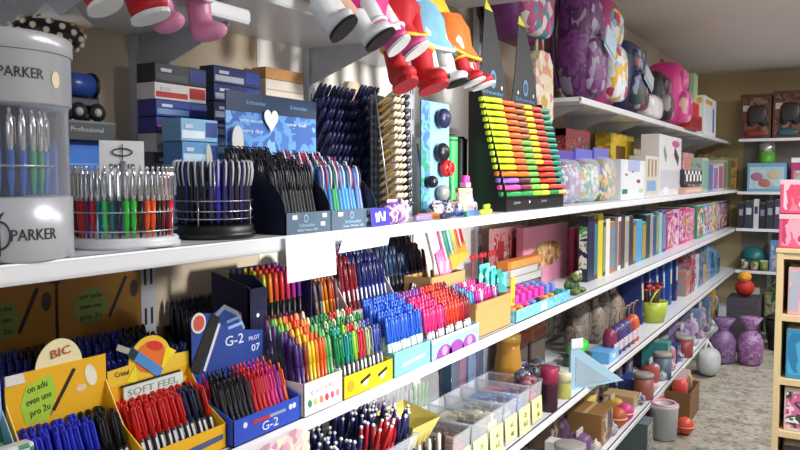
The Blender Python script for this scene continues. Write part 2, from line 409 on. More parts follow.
tq, _, wq = counter_box('pen_display_box', 'pale blue display box cut off at the near end of the middle shelf', .5, .668, -1.03, ZB, .09, .06, .16, pl('#8ab4d0', .4, var=.06), pl('#5a7a94', .5))
hq = card(tq, 'header_card', [(0, .1), (wq, .1), (wq*.97, .24), (0, .25)], .09, pl('#a9c6da', .4, var=.06)); card(hq, 'green_patch', [(wq*.3, .1), (wq, .1), (wq*.96, .15), (wq*.4, .14)], .0885, pl('#3f8f5a', .4), .0006); card(hq, 'red_patch', oval(wq*.8, .17, .014, .02, 12), .0885, pl('#c8503a', .4), .0006)
for q in range(7): pen(('gel', '#3a8f6a', '#5a6a70'), LW(-1.03, .5, ZB) @ T(.02+.021*q, .04, .004) @ Rx(-.2) @ Matrix.Scale(.84, 4), 'green capped pen in the pale blue box at the near shelf end', 'green pens in the near pale blue box', 'stick_pen')
tq = MB().box(0, .125, 0, .02, 0, .14, 0, b=.004).build('notebook', prt(['#3f8a5e', '#a9c9b4', '#2f7a4e', '#c9dccf'], 60, .5, 'chk'), None, LW(-1.003, .52, ZB+.0005)); tag(tq, 'green and white checked notebook standing at the near shelf edge', 'notebook'); MB().box(.004, .121, .003, .017, .1395, .141).build('pages', pl('#d8d4cc', .6), tq)
BL, BK = ('gel', '#2230c8', '#2a2f66'), ('gel', '#17171a', '#26262a')
fill(M, span(.006, w-.006, 13), [.016, .036, .056, .077], lambda i, j: (BL, 'blue capped pen') if i < 9 else (BK, 'black capped pen'),
     'in the front yellow box with green note', .34, .003, 'front yellow note box', s=.84, noun='stick_pen')
# yellow box with the white strip and red pens ------------------------------------
t, M, w = counter_box('pen_display_box', 'yellow display box with white letter strip and rounded top, full of red pens', .86, 1.051, -1.02, ZB, .1, .048, .15, YEL, pl('#caa032', .5))
y = .1
hd = card(t, 'header_card', [(0, .09), (w, .09), (w, .178), (w*.8, .180)]+oval(w*.5, .178, .05, .048, 16, .05, PI-.05)+[(0, .178)], y, pl('#efc23a', .4, var=.04, scale=9))
card(hd, 'colour_burst', oval(w*.5, .186, .036, .03, 14), y-.0017, pl('#e5712a', .5), .0005)
card(hd, 'colour_burst', oval(w*.56, .205, .02, .009, 12, tilt=-.3), y-.0024, pl('#d8322a', .5), .0005)
card(hd, 'colour_burst', [(w*.62, .155), (w*.83, .185), (w*.7, .2)], y-.0024, pl('#f3dc22', .5), .0005)
card(hd, 'colour_burst', [(w*.2, .15), (w*.33, .145), (w*.32, .178)], y-.0024, pl('#f3dc22', .5), .0005)
card(hd, 'printed_pen', strip(w*.3, .198, w*.62, .150, .019), y-.0032, pl('#4d8fd0', .4), .0008, 'printed blue pen barrel')
card(hd, 'printed_pen', strip(w*.24, .206, w*.32, .194, .018), y-.004, pl('#24303c', .4), .0008, 'printed dark pen collar')
card(hd, 'printed_pen', strip(w*.1, .219, w*.24, .206, .011), y-.004, pl('#a9a596', .4), .0008, 'printed silver pen tip')
s_ = card(hd, 'letter_strip', [(w*.15, .118), (w*.88, .118), (w*.88, .143), (w*.15, .143)], y-.006, pl('#dfe6dc', .35), .003, 'pale strip with grey letters')
words('lettering', 'SOFT FEEL', .018, T(w*.5, y-.0094, .1305) @ FACE, pl('#8fa097', .5), s_, w*.62)
card(hd, 'strip_top_line', [(w*.13, .143), (w*.86, .143), (w*.86, .147), (w*.13, .147)], y-.004, INK, .002, 'black line above the strip')  # thin black line just above the letter strip
words('lettering', 'Cristal', .013, T(w*.16, y-.002, .168) @ FACE, INK, hd, .03)
fr = card(t, 'front_print', [(w*.42, .014), (w*.95, .02), (w*.95, .03), (w*.42, .026)], -.0003, pl('#4a5c86', .4), .0008, 'printed dark blue pen on the front')
RD, NV, RB = ('gel', '#d61f22', '#3c3a40'), ('gel', '#232650', '#2f3034'), ('gel', '#1d1d20', '#4a4a50')
def redbox(i, j):
    if j < 2 and i in (8, 9): return (NV, 'navy capped pen with grey label')
    if j < 3 and i == 10: return (RB, 'black capped pen with grey label')
    return (RD, 'red capped pen with grey label')
fill(M, span(.006, w-.004, 12), [.014, .031, .048, .065, .081], redbox, 'in the yellow box with white strip', .36, .003, 'yellow strip box', s=.84, noun='ballpoint_pen')
# blue G-2 box -------------------------------------------------------------------
BLUE = pl('#2f52c4', .35, var=.05, scale=8)
t, M, w = counter_box('pen_display_box', 'blue display box lettered G-2, with curved header showing a black pen', 1.055, 1.26, -1.005, ZB, .105, .052, .12, BLUE, pl('#1d2a5c', .5))
y = .105
hd = card(t, 'header_card', [(0, .08), (w, .08), (w, .185), (w*.72, .195), (w*.62, .235), (w*.42, .258), (w*.28, .245), (w*.1, .25), (-w*.03, .245), (-w*.02, .15)], y, pl('#2b4694', .4, var=.06))
card(hd, 'header_edge', [(w*.30, .232), (w*.42, .249), (w*.6, .23), (w*.7, .196), (w*.72, .2), (w*.62, .238), (w*.42, .259), (w*.27, .24)], y-.0017, pl('#8d98ab', .4), .0008)
pp = card(hd, 'printed_pen', strip(w*.0, .135, w*.3, .24, .026), y-.0026, INK, .001, 'printed black pen')
card(pp, 'printed_clip', strip(w*.12, .132, w*.34, .222, .007), y-.0036, pl('#d7dadd', .3), .001)
for k, (a, b, c, d) in enumerate(((.45, .221, .66, .226), (.47, .207, .68, .212))):
    card(hd, 'print_line', strip(w*a, b, w*c, d, .006), y-.0022, pl('#8fb4ea', .5), .0006)
rr_ = card(hd, 'roundel', oval(w*.06, .232, .02, .021, 18), y-.003, pl('#e6ddd2', .4), .001, 'cream ringed red roundel'); card(rr_, 'roundel_centre', oval(w*.06, .232, .0145, .0155, 16), y-.0042, pl('#d05a50', .4), .001)
words('lettering', 'G-2', .03, T(w*.56, y-.002, .178) @ FACE, pl('#dfe6f2', .4), hd, .055)
words('lettering', '07', .022, T(w*.88, y-.002, .15) @ FACE, pl('#dfe6f2', .4), hd, .026)
words('lettering', 'PILOT', .013, T(w*.86, y-.002, .172) @ FACE, pl('#dfe6f2', .4), hd, .034)
words('lettering', 'G-2', .026, T(w*.52, -.0006, .017) @ FACE, pl('#e6ecf6', .4), t, .05)
card(t, 'front_print', [(w*.26, .031), (w*.52, .031), (w*.52, .038), (w*.26, .038)], -.0002, pl('#c8323a', .4), .0008, 'red stripe on the front')
card(t, 'front_print', [(w*.52, .031), (w*.76, .031), (w*.76, .037), (w*.52, .037)], -.0002, pl('#9fa9bd', .4), .0008, 'grey stripe on the front')
for a in (.16, .84, .9): card(t, 'front_print', oval(w*a, .036, .006, .006, 10), -.0002, pl('#e6ecf6', .4), .0008)
g2 = [('#15151a', 'black'), ('#15151a', 'black'), ('#15151a', 'black'), ('#1c1f3a', 'blue-black'), ('#c9202a', 'red'), ('#c9202a', 'red'), ('#d3322e', 'red'), ('#d42a6b', 'pink'), ('#c72a8a', 'magenta'), ('#a5309a', 'purple'), ('#e2622c', 'orange')]
def g2f(i, j):
    n = 14; c = g2[min(10, max(0, int(i*11/n)+(0 if j < 2 else R.choice((0, 1)))))]
    if j >= 2 and i < 6: c = R.choice((('#b01c24', 'red'), ('#15151a', 'black')))
    return (('click', '#2a2a30' if c[0].startswith('#1') else c[0], c[0]), 'slim %s click pen' % c[1])
fill(M, span(.008, w-.006, 14), [.016, .038, .06, .083], g2f, 'in the blue G-2 box', .3, .004, 'blue G-2 box', s=.86)
# the fancy flower card clipped under it -------------------------------------------
t = thing('hanging_card', 'pink and cream rose print card hanging at the shelf edge below the blue box', 'card', LW(-.985, 1.02, ZB-.11))
MB().prism([(0, 0), (.24, .0), (.245, .085), (.2, .105), (.16, .1), (.1, .098), (.05, .085), (.02, .07)], -.002, .0, 0).build('printed_sheet', prt(['#e9c9d2', '#f3e6d6', '#efd3da', '#d89cab', '#f2ead2'], 45, .5, 'vor'), t)
for q in range(7):
    MB().ell((.03+.033*q, -.003, .05+.025*math.sin(q*2.1)), (.017, .002, .015)).build('rose', pl(['#efe3c8', '#e2a9b8', '#f2e9d8'][q % 3], .6, var=.2, scale=120), t)
# white felt-tip box ---------------------------------------------------------------
t, M, w = counter_box('pen_display_box', 'white card box with colour dots, holding bright felt tips', 1.268, 1.412, -1.0, ZB, .12, .075, .085, pl('#eef0ee', .35, var=.03), WHITE, slope=.9)
for q in range(6):
    card(t, 'printed_dot', oval(w*(.14+.145*q), .027, .0065, .009, 12, tilt=.3), -.0003, pl(['#3f8f5b', '#e2c184', '#df8a66', '#c4404e', '#cf5f6c', '#d88c92'][q], .5), .0006)
    words('lettering', 'colour'[q], .018, T(w*(.2+.115*q), -.0006, .05+.001*q) @ Ry(-.1) @ FACE, pl(['#5b74cf', '#7fb6a8', '#e7c05a', '#e29b4a', '#df7b83', '#c9a0c9'][q], .5), t)
ft = [('#4a2d74', 'purple'), ('#4a2d74', 'purple'), ('#8a2f38', 'maroon'), ('#e5c62c', 'yellow'), ('#e5c62c', 'yellow'), ('#e8862a', 'orange'), ('#e0601f', 'orange-red'), ('#d8501f', 'orange-red'), ('#49a24a', 'green'), ('#6fae72', 'pale green')]
def ftf(i, j):
    if j >= 3: c = [('#5c3a80', 'purple'), ('#3f9a4a', 'green'), ('#95b83a', 'lime'), ('#95b83a', 'lime'), ('#e27a2a', 'orange'), ('#d4481f', 'red'), ('#d4481f', 'red'), ('#e27a2a', 'orange'), ('#d8862a', 'amber'), ('#e9c9a0', 'cream')][i]
    else: c = ft[i]
    return (('felt', c[0], c[0]), '%s felt-tip pen with rounded cap' % c[1])
fill(M, span(.004, w-.004, 10), [.014, .034, .054, .074, .094], ftf, 'in the white card box', .12, .012, 'white felt-tip box', z0=.01)
# small yellow box ------------------------------------------------------------------
t, M, w = counter_box('pen_display_box', 'small yellow display box with two printed pens, holding green and red pens', 1.418, 1.636, -1.0, ZB, .12, .055, .08, pl('#efc61c', .4, var=.05), slope=.8)
for a in (.42, .78):
    o = card(t, 'printed_pen', strip(w*(a-.1), .026, w*(a+.1), .038, .008), -.0003, INK, .0006, 'printed black pen')
    card(o, 'printed_flash', oval(w*a, .022, .014, .006, 12, tilt=.25), -.0005, pl('#f6efe2', .5), .0006)
card(t, 'sun_print', oval(w*.13, .028, .014, .014, 14), -.0003, pl('#e79a1c', .5), .0006)
yb = [('#1d8f57', 'green'), ('#1d8f57', 'green'), ('#2aa0b0', 'teal'), ('#1f9a63', 'green'), ('#9acb36', 'lime'), ('#d3364a', 'red'), ('#d3364a', 'red'), ('#a9c48a', 'pale green'), ('#7f7f88', 'grey'), ('#3a57b0', 'blue'), ('#3b3a78', 'indigo')]
def ybf(i, j):
    if j >= 2: c = R.choice([('#38924d', 'green'), ('#b8322e', 'red'), ('#c9d3b0', 'pale green'), ('#2c7a4c', 'green')])
    else: c = yb[i]
    return (('gel', c[0], '#55575c'), '%s capped pen with grey barrel' % c[1])
fill(M, span(.008, w-.008, 11), [.02, .05, .08, .105], ybf, 'in the small yellow box', .12, .012, 'small yellow box')
# pale blue boxes -------------------------------------------------------------------
t, M, w = counter_box('pen_display_box', 'plain pale turquoise display box holding blue pens', 1.645, 1.84, -1.0, ZB, .11, .065, .08, pl('#79c6d6', .35, var=.05), slope=.8)
card(t, 'front_print', [(w*.2, .02), (w*.85, .026), (w*.85, .036), (w*.2, .03)], -.0003, pl('#a9dee6', .4), .0006)
fill(M, span(.006, w-.006, 11), [.018, .042, .066, .09], lambda i, j: (('gel', '#2f62d2', '#cfe8d8'), 'bright blue capped pen with pale barrel'), 'in the turquoise box', .12, .014, 'turquoise box', z0=.012)
t, M, w = counter_box('pen_display_box', 'pale blue display box with purple scalloped front, holding pink and red pens', 1.848, 2.165, -1.0, ZB, .12, .06, .08, pl('#8fc8e4', .35, var=.05), slope=.8)
for a in (.25, .5, .78): card(t, 'scallop_print', oval(w*a, 0.002, .05, .034, 16, 0, PI), -.0003, pl('#8a3f96', .45), .0006, 'purple scallop')
for a in (.25, .78): card(t, 'scallop_print', oval(w*a, .018, .018, .014, 12), -.0012, pl('#d78ab4', .45), .0006, 'pink flower shape')
card(t, 'top_band', [(0, .052), (w, .052), (w, .061), (0, .061)], -.0003, pl('#d9edf6', .35), .0006)
pk = [('#e0327c', 'pink'), ('#e0327c', 'pink'), ('#e0327c', 'pink'), ('#d84a8c', 'pink'), ('#c22f5a', 'crimson'), ('#d23a2c', 'red'), ('#d23a2c', 'red'), ('#d8452c', 'red'), ('#b3262c', 'red'), ('#8a2430', 'maroon'), ('#8a2430', 'maroon')]
def pkf(i, j):
    c = pk[min(10, i*11//15)]
    if j == 3: c = ('#8a3a9a', 'purple') if i < 6 else c
    return (('gel', c[0], '#e9dfe6' if i % 3 else '#3c3444'), '%s capped pen' % c[1])
fill(M, span(.006, w-.008, 15), [.02, .045, .07, .1], pkf, 'in the box with purple scallops', .12, .014, 'scalloped box')
# ================================================================ helpers for boxes and cards
def carton(name, label, cat, px0, px1, pyt, X, z0, d, mat, panel=None, b=.0015, pym=None, group=None, lid=None, side=None, extra=0):
    """closed box on the side-wall shelves: front face in plane X between two pixel columns, top at row pyt"""
    pm_ = pym or pyt+6
    Y0, Y1 = yx(px0, pm_, X), yx(px1, pm_, X); h = onx((px0+px1)/2, pyt, X)[1]-z0; w = Y1-Y0
    return cbox(name, label, cat, LW(X, Y0, z0), w, d, h, mat, panel, b, group, lid, side)
def cbox(name, label, cat, M, w, d, h, mat, panel=None, b=.0015, group=None, lid=None, side=None):
    t = MB().box(0, w, 0, d, 0, h, 0, b=b).build(name, mat, None, M); tag(t, label, cat, group)
    if panel: MB().box(w*.07, w*.93, -.0008, .001, h*.08, h*.92).build('front_print', panel, t)
    if side: MB().box(-.0008, .001, d*.07, d*.93, h*.08, h*.92).build('side_print', side, t)
    if lid: MB().box(-.0012, w+.0012, -.0012, d+.0012, h*.82, h+.0012, 0, b=.001).build('lid', lid, t)
    return t, w, h
def cup(name, label, M, r, h, mat, rim=None, cat='pen cup', taper=.9, seg=18):
    t = thing(name, label, cat, M)
    MB().shell([(r*taper*.0+.0005, .002), (r*taper, .002), (r, h), (r-.002, h), (r*taper-.002, .004), (.0005, .004)], 0, seg).build('body', mat, t)
    if rim: MB().ring(r, .0022, h, 0, seg).build('rim', rim, t)
    return t
def bunch(M, r, n, spec, where, group, spread=.12, z=.006):
    """pens standing in a cup"""
    k = 0; a0 = R.uniform(0, 6)
    for i in range(n):
        rr = r*math.sqrt((i+.5)/n)*.8; a = a0+i*2.4
        sp_, lab = spec(i)
        pen(sp_, M @ T(rr*.75*math.cos(a), rr*.75*math.sin(a), z) @ Rz(a) @ Ry(spread*rr/r), lab+' '+where, group+': '+lab)

# ================================================================ shelf B, rear row
YEL_SHADED = pl('#8a5f22', .5, var=.1)
# two yellow boxes, shade painted into their colours, only headers and pens showing
for (a, b, lab, q) in ((yx(-40, 300, -1.4), yx(56, 300, -1.4), 'yellow display box with shade painted in, under the round pen jar, at the back', 0), (yx(58, 300, -1.4), yx(142, 290, -1.4), 'yellow display box with shade painted in and green lettering, at the back', 1)):
    t, M, w = counter_box('pen_display_box', lab, a, b-.004, -1.25, ZB, .15, .06, .17, YEL_SHADED, pl('#6d4c20', .5))
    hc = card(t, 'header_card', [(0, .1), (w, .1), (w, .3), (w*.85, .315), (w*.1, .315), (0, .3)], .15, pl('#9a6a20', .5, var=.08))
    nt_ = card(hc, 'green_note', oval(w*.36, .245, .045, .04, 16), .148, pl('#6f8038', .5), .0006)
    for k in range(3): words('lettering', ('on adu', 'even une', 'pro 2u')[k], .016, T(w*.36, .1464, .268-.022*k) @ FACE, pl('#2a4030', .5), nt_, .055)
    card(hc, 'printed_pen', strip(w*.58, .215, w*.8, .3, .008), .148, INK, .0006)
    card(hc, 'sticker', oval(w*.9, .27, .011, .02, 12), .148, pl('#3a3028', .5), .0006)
    where = 'in the shade-painted yellow box at the back, '+('under the pen jar' if q == 0 else 'with green lettering')
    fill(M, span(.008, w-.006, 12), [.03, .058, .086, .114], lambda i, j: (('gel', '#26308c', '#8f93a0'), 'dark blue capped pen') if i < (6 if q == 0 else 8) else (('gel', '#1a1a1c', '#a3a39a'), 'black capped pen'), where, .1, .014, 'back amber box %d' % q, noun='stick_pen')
# black cup with bright pens
Y, z_ = onx(138, 320, -1.3); M = LW(-1.3, Y, ZB)
cup('pen_cup', 'black cup of blue and green pens behind the yellow boxes', M, .036, .135, pl('#15161a', .5), BLACK)
bunch(M, .036, 12, lambda i: (('click', ['#3565b0', '#5bb033', '#5a8fb8', '#2d4d90'][i % 4], '#222630'), ['blue', 'green', 'pale blue', 'navy'][i % 4]+' click pen'), 'in the black cup', 'black cup', .2, z=.045)
# fan of blue pens in a cup
Y, z_ = onx(180, 330, -1.24); M = LW(-1.24, Y, ZB)
cup('pen_cup', 'clear cup holding a fan of blue pens', M, .04, .09, clear('#bcd0e6', .3))
bunch(M, .04, 16, lambda i: (('fine', '#3450a8', '#2a3f8f'), 'blue fineliner'), 'fanned in the clear cup', 'clear cup fan', .34, z=.02)
# white steps that lift the rear boxes
ZR = ZB+.095
for k, (y0, y1, x0, x1) in enumerate(((1.385, 1.62, 1.17, 1.33), (1.625, 2.085, 1.17, 1.42), (2.09, 2.44, 1.27, 1.42))):
    t = thing('riser_step', 'white riser step lifting the rear pen boxes, '+('behind the felt tips', 'behind the turquoise box', 'behind the kraft boxes')[k], 'riser', LW(-x0, y0, ZB))
    MB().box(0, y1-y0, 0, x1-x0, .089, .0945).build('top', WHITE, t)
    for a in (0, y1-y0-.005): MB().box(a, a+.005, 0, x1-x0, 0, .089).build('side', WHITE, t)
# rack of black pens at the back
t, M, w = counter_box('pen_display_rack', 'black rack of dark pens standing against the wall', yx(186, 300, -1.35), yx(248, 290, -1.35), -1.345, ZB, .085, .1, .16, BLACK)
fill(M, span(.01, w-.01, 12), [.02, .04, .065], lambda i, j: (('hook', '#1b1d28', '#1f2330'), 'black pen with curved clip'), 'in the black rack at the wall', .1, .012, 'black rack', z0=.05)
# cup of pink and lime highlighters
Y, z_ = onx(243, 320, -1.24); M = LW(-1.24, Y, ZB+.03)
cup('pen_cup', 'small dark cup of pink and lime highlighters', M, .026, .085, pl('#2a2d38', .4))
for i, (c, n) in enumerate((('#d6566a', 'pink'), ('#c4d431', 'lime'), ('#c4d431', 'lime'), ('#d6566a', 'pink'))):
    pen(('hi', c, c), M @ T(-.012+.024*(i % 2 if i < 3 else 0)+(.0 if i < 2 else .002), -.01+.02*(i // 2), .05) @ Ry(.05*(i-1)), '%s highlighter %s in the small dark cup' % (n, 'at the front' if i < 2 else 'behind'), None)
# navy stand with neon pens
def neon_stand(px0, px1, X, label):
    Y0, Y1 = yx(px0, 300, X), yx(px1, 300, X); w = Y1-Y0; M = LW(X, Y0, ZR); t = thing('pen_display_stand', label, 'display stand', M)
    nv = pl('#20244a', .4, var=.1)
    for x in (0, w-.004): MB().prism([(0, 0), (.12, 0), (.12, .19), (.04, .19), (0, .16)], x, x+.004, 0, ax='x').build('side_panel', nv, t)
    MB().box(.004, w-.004, .114, .12, 0, .2).build('back_panel', nv, t)
    MB().box(.004, w-.004, -.004, .11, .046, .052, 0).box(.004, w-.004, -.006, -.002, .03, .056).build('ledge', WHITE, t)
    return t, M, w
t, M, w = neon_stand(266, 312, -1.2, 'navy stand of neon tipped pens under the hanging paper')
MB().prism([(0, 0), (.12, 0), (.12, .2), (0, .17)], -.06, -.056, 0, ax='x').box(-.06, 0, -.0, .004, 0, .165).build('side_wing', pl('#1f2145', .4), t)
card(t, 'white_dot', oval(-.03, .1, .005, .005, 10), -.0002, WHITE, .0006)
ne = [('#b9c832', 'lime'), ('#e8862c', 'orange'), ('#e0502a', 'orange-red'), ('#dd3a3a', 'red'), ('#d8386a', 'pink'), ('#b03290', 'magenta'), ('#6f3396', 'purple')]
for j, y in enumerate((.02, .05, .08)):
    for i, x in enumerate(span(.012, w-.012, 7)):
        c = ne[i]; pen(('roller', c[0], '#1a1b22'), M @ T(x, y, .0525+.006*j) @ Rx(-.06), 'neon %s pen with black waist in the navy stand' % c[1], 'navy stand neon pens: '+c[1])
# cup of amber pens with cream arch header
Y0, Y1 = yx(316, 310, -1.22), yx(346, 310, -1.22)
t, M, w = counter_box('pen_display_box', 'narrow display box of amber and brown pens with cream arched header', Y0, Y1, -1.2, ZR, .1, .04, .12, pl('#8f8f96', .4), slope=.7)
card(t, 'header_card', oval(w*.5, .165, w*.32, .05, 16, 0, PI)+[(w*.18, .1), (w*.82, .1)], .1, pl('#f1ead6', .4))
fill(M, span(.006, w-.006, 8), [.02, .045, .07], lambda i, j: (('fine', ['#6a5a62', '#2c3050', '#c8a02c', '#d8a41c', '#d2781f', '#b8502a', '#8a6f70', '#5a4650'][i], ['#6a5a62', '#2c3050', '#a8641f', '#b8641c', '#b2521f', '#8a3a2a', '#7a4f50', '#4a3640'][i]), ['mauve', 'navy', 'yellow', 'amber', 'orange', 'rust', 'mauve', 'brown'][i]+' fineliner'), 'in the box with cream arch', .12, .012, 'cream arch box')
# pale grey box with slanted cheeks, red and navy pens
def cheek_box(px0, px1, X, h, hd, label, body, cheek):
    Y0, Y1 = yx(px0, 300, X), yx(px1, 300, X); w = Y1-Y0; M = LW(X, Y0, ZR); t = thing('pen_display_box', label, 'display box', M)
    for x in (0, w-.003): MB().prism([(0, 0), (.15, 0), (.15, hd), (.11, hd), (-.01, .05)], x, x+.003, 0, ax='x').build('cheek', cheek, t)
    MB().box(.003, w-.003, .144, .15, 0, hd).build('back_panel', body, t)
    MB().box(.003, w-.003, -.01, -.004, 0, .05).build('front_panel', body, t)
    MB().box(.003, w-.003, -.004, .144, 0, .004).build('tray', body, t)
    return t, M, w
t, M, w = cheek_box(347, 395, -1.2, 0, .235, 'pale grey display box with slanted cheeks, red and navy pens inside', pl('#e2dcd8', .35), pl('#b9b6b8', .4))
for q in range(4): card(t, 'printed_ring', oval(w*(.16+.23*q), .19, .024, .03, 14), .143, pl(['#cbb6bc', '#b9a6b4', '#d8b9ae', '#d3b3a8'][q], .5), .0008)
fill(M, span(.012, w-.008, 11), [.02, .05, .08, .11], lambda i, j: (('gel', '#8f2431', '#8f2431'), 'dark red capped pen') if i < 4 else (('gel', '#232a6a', '#2c3c8c'), 'navy capped pen'), 'in the pale grey cheeked box', .16, .02, 'grey cheeked box', z0=.035, noun='capped_pen')
# dark box of striped pens with brown cheek
t, M, w = cheek_box(391, 436, -1.275, 0, .2, 'tan display box with slanted cheeks, dark slate blue pens inside', pl('#c9ad84', .45), pl('#a58f72', .45))
fill(M, span(.012, w-.01, 11), [.02, .05, .08, .11], lambda i, j: (('gel', ['#2d4468', '#35507a', '#2a3350', '#5a2f48', '#7a4630'][min(4, i//3+(i % 2))], '#59728f'), ['slate blue', 'steel blue', 'navy', 'plum', 'brown'][min(4, i//3+(i % 2))]+' capped pen'), 'in the tan cheeked box', .16, .022, 'tan cheeked box', z0=.03, noun='capped_pen')
# zebra card wallets
for k in range(2):
    Y, z_ = onx(424+8*k, 302, -1.2)
    t = MB().box(0, .085, 0, .012, 0, .075, 0, b=.002).build('pencil_case', prt(['#16161a', '#f0efee', '#16161a', '#e8e6e4'], 20, .4, 'wav', k), None, LW(-1.2-.03*k, Y-.1, z_+.002) @ Ry(.3)); tag(t, ('front', 'rear')[k]+' zebra striped wallet lying on the pens by the tan box', 'wallet')
    MB().box(.005, .08, -.002, .0, .06, .064).build('zip', BLACK, t)

# ---------------------------------------------------------------- B, kraft boxes and onwards
KR = pl('#b58a52', .6, var=.08, scale=12)
def open_box(name, label, M, w, d, h, mat, cat='box', flaps=True):
    t = thing(name, label, cat, M); th = .003; m = MB()
    m.box(0, w, 0, d, 0, th).box(0, w, 0, th, 0, h).box(0, w, d-th, d, 0, h).box(0, th, th, d-th, 0, h).box(w-th, w, th, d-th, 0, h)
    m.build('body', mat, t)
    if flaps: MB().box(.004, w-.004, -.003, -.0006, h*.84, h, 0, Rx(0)).build('front_flap', mat, t)
    return t
M = LW(-1.02, 2.185, ZB); open_box('kraft_box', 'front kraft cardboard box holding magenta pens', M, .29, .11, .115, KR)
fill(M, span(.02, .27, 13), [.03, .06, .09], lambda i, j: (('gel', ['#2f9fc4', '#3a9ac0', '#7a3a9a', '#a83292', '#b82a8a', '#e2e0e6', '#c42a88', '#d2308c', '#c42a88', '#c42a88', '#a02a80', '#e2dfe8', '#5a3478'][i], '#d8d0dc'), ['teal', 'teal', 'purple', 'magenta', 'magenta', 'white', 'magenta', 'pink', 'magenta', 'magenta', 'plum', 'white', 'violet'][i]+' capped pen'), 'in the front kraft box', .1, .01, 'front kraft box', noun='rollerball_pen')
M = LW(-1.145, 2.11, ZB); open_box('kraft_box', 'tall kraft cardboard box behind, with a striped packet in it', M, .25, .1, .2, pl('#b8905c', .6, var=.08, scale=12))
# striped packet of pencils leaning out of it
t = thing('pencil_packet', 'tilted packet of pastel striped pencils standing in the tall kraft box', 'packet', M @ T(.12, .03, .17) @ Ry(-.3) @ Rx(-.1) @ Matrix.Scale(1.12, 4))
MB().box(0, .2, 0, .012, 0, .17, 0, b=.003).build('sleeve', pl('#f4e9ee', .35), t)
for q in range(14): MB().tube([(.05+.0105*q, -.004, .05-.0*q), (.05+.0105*q, -.004, .165)], .0042, 0, 6).build('pencil', pl(['#d86a9a', '#f0f0f0', '#3f9f8a', '#5fb49a', '#3a8f86', '#f2f2ee', '#7ac0b4', '#c9d97a', '#e9d36a', '#e98a5a', '#d8483a', '#f4f0ee', '#d23a3a', '#c63440'][q], .4), t)
MB().box(.004, .07, -.006, -.001, .004, .09).build('pink_corner', pl('#e27fb8', .4), t)
MB().box(.08, .195, -.0065, -.001, .004, .06).build('orange_corner', pl('#e39a3c', .4), t)
for q in range(4):
    t = MB().lathe([(.004, 0), (.006, .01), (.006, .13), (.002, .14)], 0, 8).build('marker_pen', pl(['#4f9a3a', '#d8742a', '#d8742a', '#3f8f4a'][q], .4), None, M @ T(.06+.03*q, .03, .1) @ Ry(.12*q-.2)); tag(t, ['green', 'orange', 'second orange', 'dark green'][q]+' marker poking out of the tall kraft box', 'pen')
    MB().lathe([(.0066, .1), (.0066, .135), (.003, .142)], 0, 8).build('cap', pl('#e9dccb', .4), t)
# red bows above
for q in range(3):
    Y, z_ = onx(474+9*q, 258-2*q, -1.26)
    t = thing('ribbon_bow', ('first', 'middle', 'last')[q]+' red ribbon bow sticking up behind the turquoise cards', 'bow', LW(-1.26, Y, z_))
    for s_ in (-1, 1): MB().ell((s_*.016, 0, .004), (.017, .008, .012), 0, None, 8, 6).build('loop', pl('#d8323c', .4), t)
    MB().ell((0, 0, .002), (.006, .009, .007), 0, None, 8, 6).build('knot', pl('#b8242e', .4), t)
    MB().tube([(0, .004, 0), (0, .006, -(z_-ZB))], .002).build('stem', pl('#c52c36', .4), t)
# turquoise hanging cards and yellow tags
for q in range(4):
    Y, z_ = onx(485+6*q, 266+3*q, -1.09+.012*q)
    hgt = (z_-ZB-.0)
    t = MB().box(0, .085, 0, .006, 0, .1+.02*q, 0, b=.002).build('eraser_card', prt(['#5fcfc4', '#7fdcd2', '#49b6b2', '#2f8f86'], 40, .4, 'vor', q), None, LW(-1.1+.012*q, Y-.02, z_-.095-.02*q)); tag(t, ['rear', 'second', 'third', 'front'][q]+' turquoise hanging card above the kraft box', 'card')
    MB().box(.02, .04, -.001, .0005, .05, .06).build('hang_hole', pl('#e9f6f4', .4), t)
for q in range(2):
    Y, z_ = onx(512+5*q, 272+2*q, -1.05)
    t = MB().box(0, .03, 0, .008, 0, .1, 0, b=.002).build('yellow_tag', pl('#efc52a', .4), None, LW(-1.05-.02*q, Y, ZB+.05)); tag(t, ['taller', 'shorter'][q]+' yellow packet beside the turquoise cards', 'packet')
    MB().box(.004, .026, -.001, .001, .01, .03).build('print_block', pl('#e07a2a', .4), t)
# tray of pink erasers, pale blue printed tray
Y0 = yx(516, 325, -1.01); Y1 = yx(570, 300, -1.01)
M = LW(-1.01, Y0, ZB); t, M, w = counter_box('eraser_tray', 'low printed turquoise tray of pink and orange erasers', Y0, Y1, -1.01, ZB, .2, .045, .05, prt(['#63bcd6', '#8ad0e0', '#5aa6cf', '#7fc7dc'], 30, .4, 'noi'), pl('#9bd3e2', .4), cat='tray', slope=.9)
card(t, 'white_tag', [(w*.42, .008), (w*.52, .008), (w*.52, .036), (w*.42, .036)], -.0003, pl('#efe6d2', .4), .0006)
for i in range(9):
    for j in range(4):
        c, n = [('#ec3fb0', 'pink'), ('#ec3fb0', 'pink'), ('#f04a9c', 'pink'), ('#7a8ce0', 'lilac blue')][(3 if i > 6 else (i*3+j) % 3)]
        if j == 0: c, n = [('#f08a2c', 'orange'), ('#f08a2c', 'orange'), ('#ec3f9a', 'pink'), ('#6a8ce0', 'lilac blue'), ('#3c3a4a', 'dark'), ('#ef9a3a', 'orange'), ('#ef9a3a', 'orange'), ('#2f7f78', 'teal'), ('#3fa39a', 'teal')][i]
        h_ = .045 if j == 0 else .07
        o = MB().box(-.015, .015, -.014, .014, 0, h_, 0, b=.006).build('eraser', pl(c, .45), None, M @ T(.03+i*(w-.06)/8, .03+.045*j, .004)); tag(o, '%s block eraser in the printed turquoise tray' % n, 'eraser', 'erasers in the turquoise tray: '+n)
        MB().box(-.0155, .0155, -.0145, .0145, h_*.1, h_*.5, 0, b=.005).build('sleeve', pl('#f5c9de' if n == 'pink' else c, .4), o)
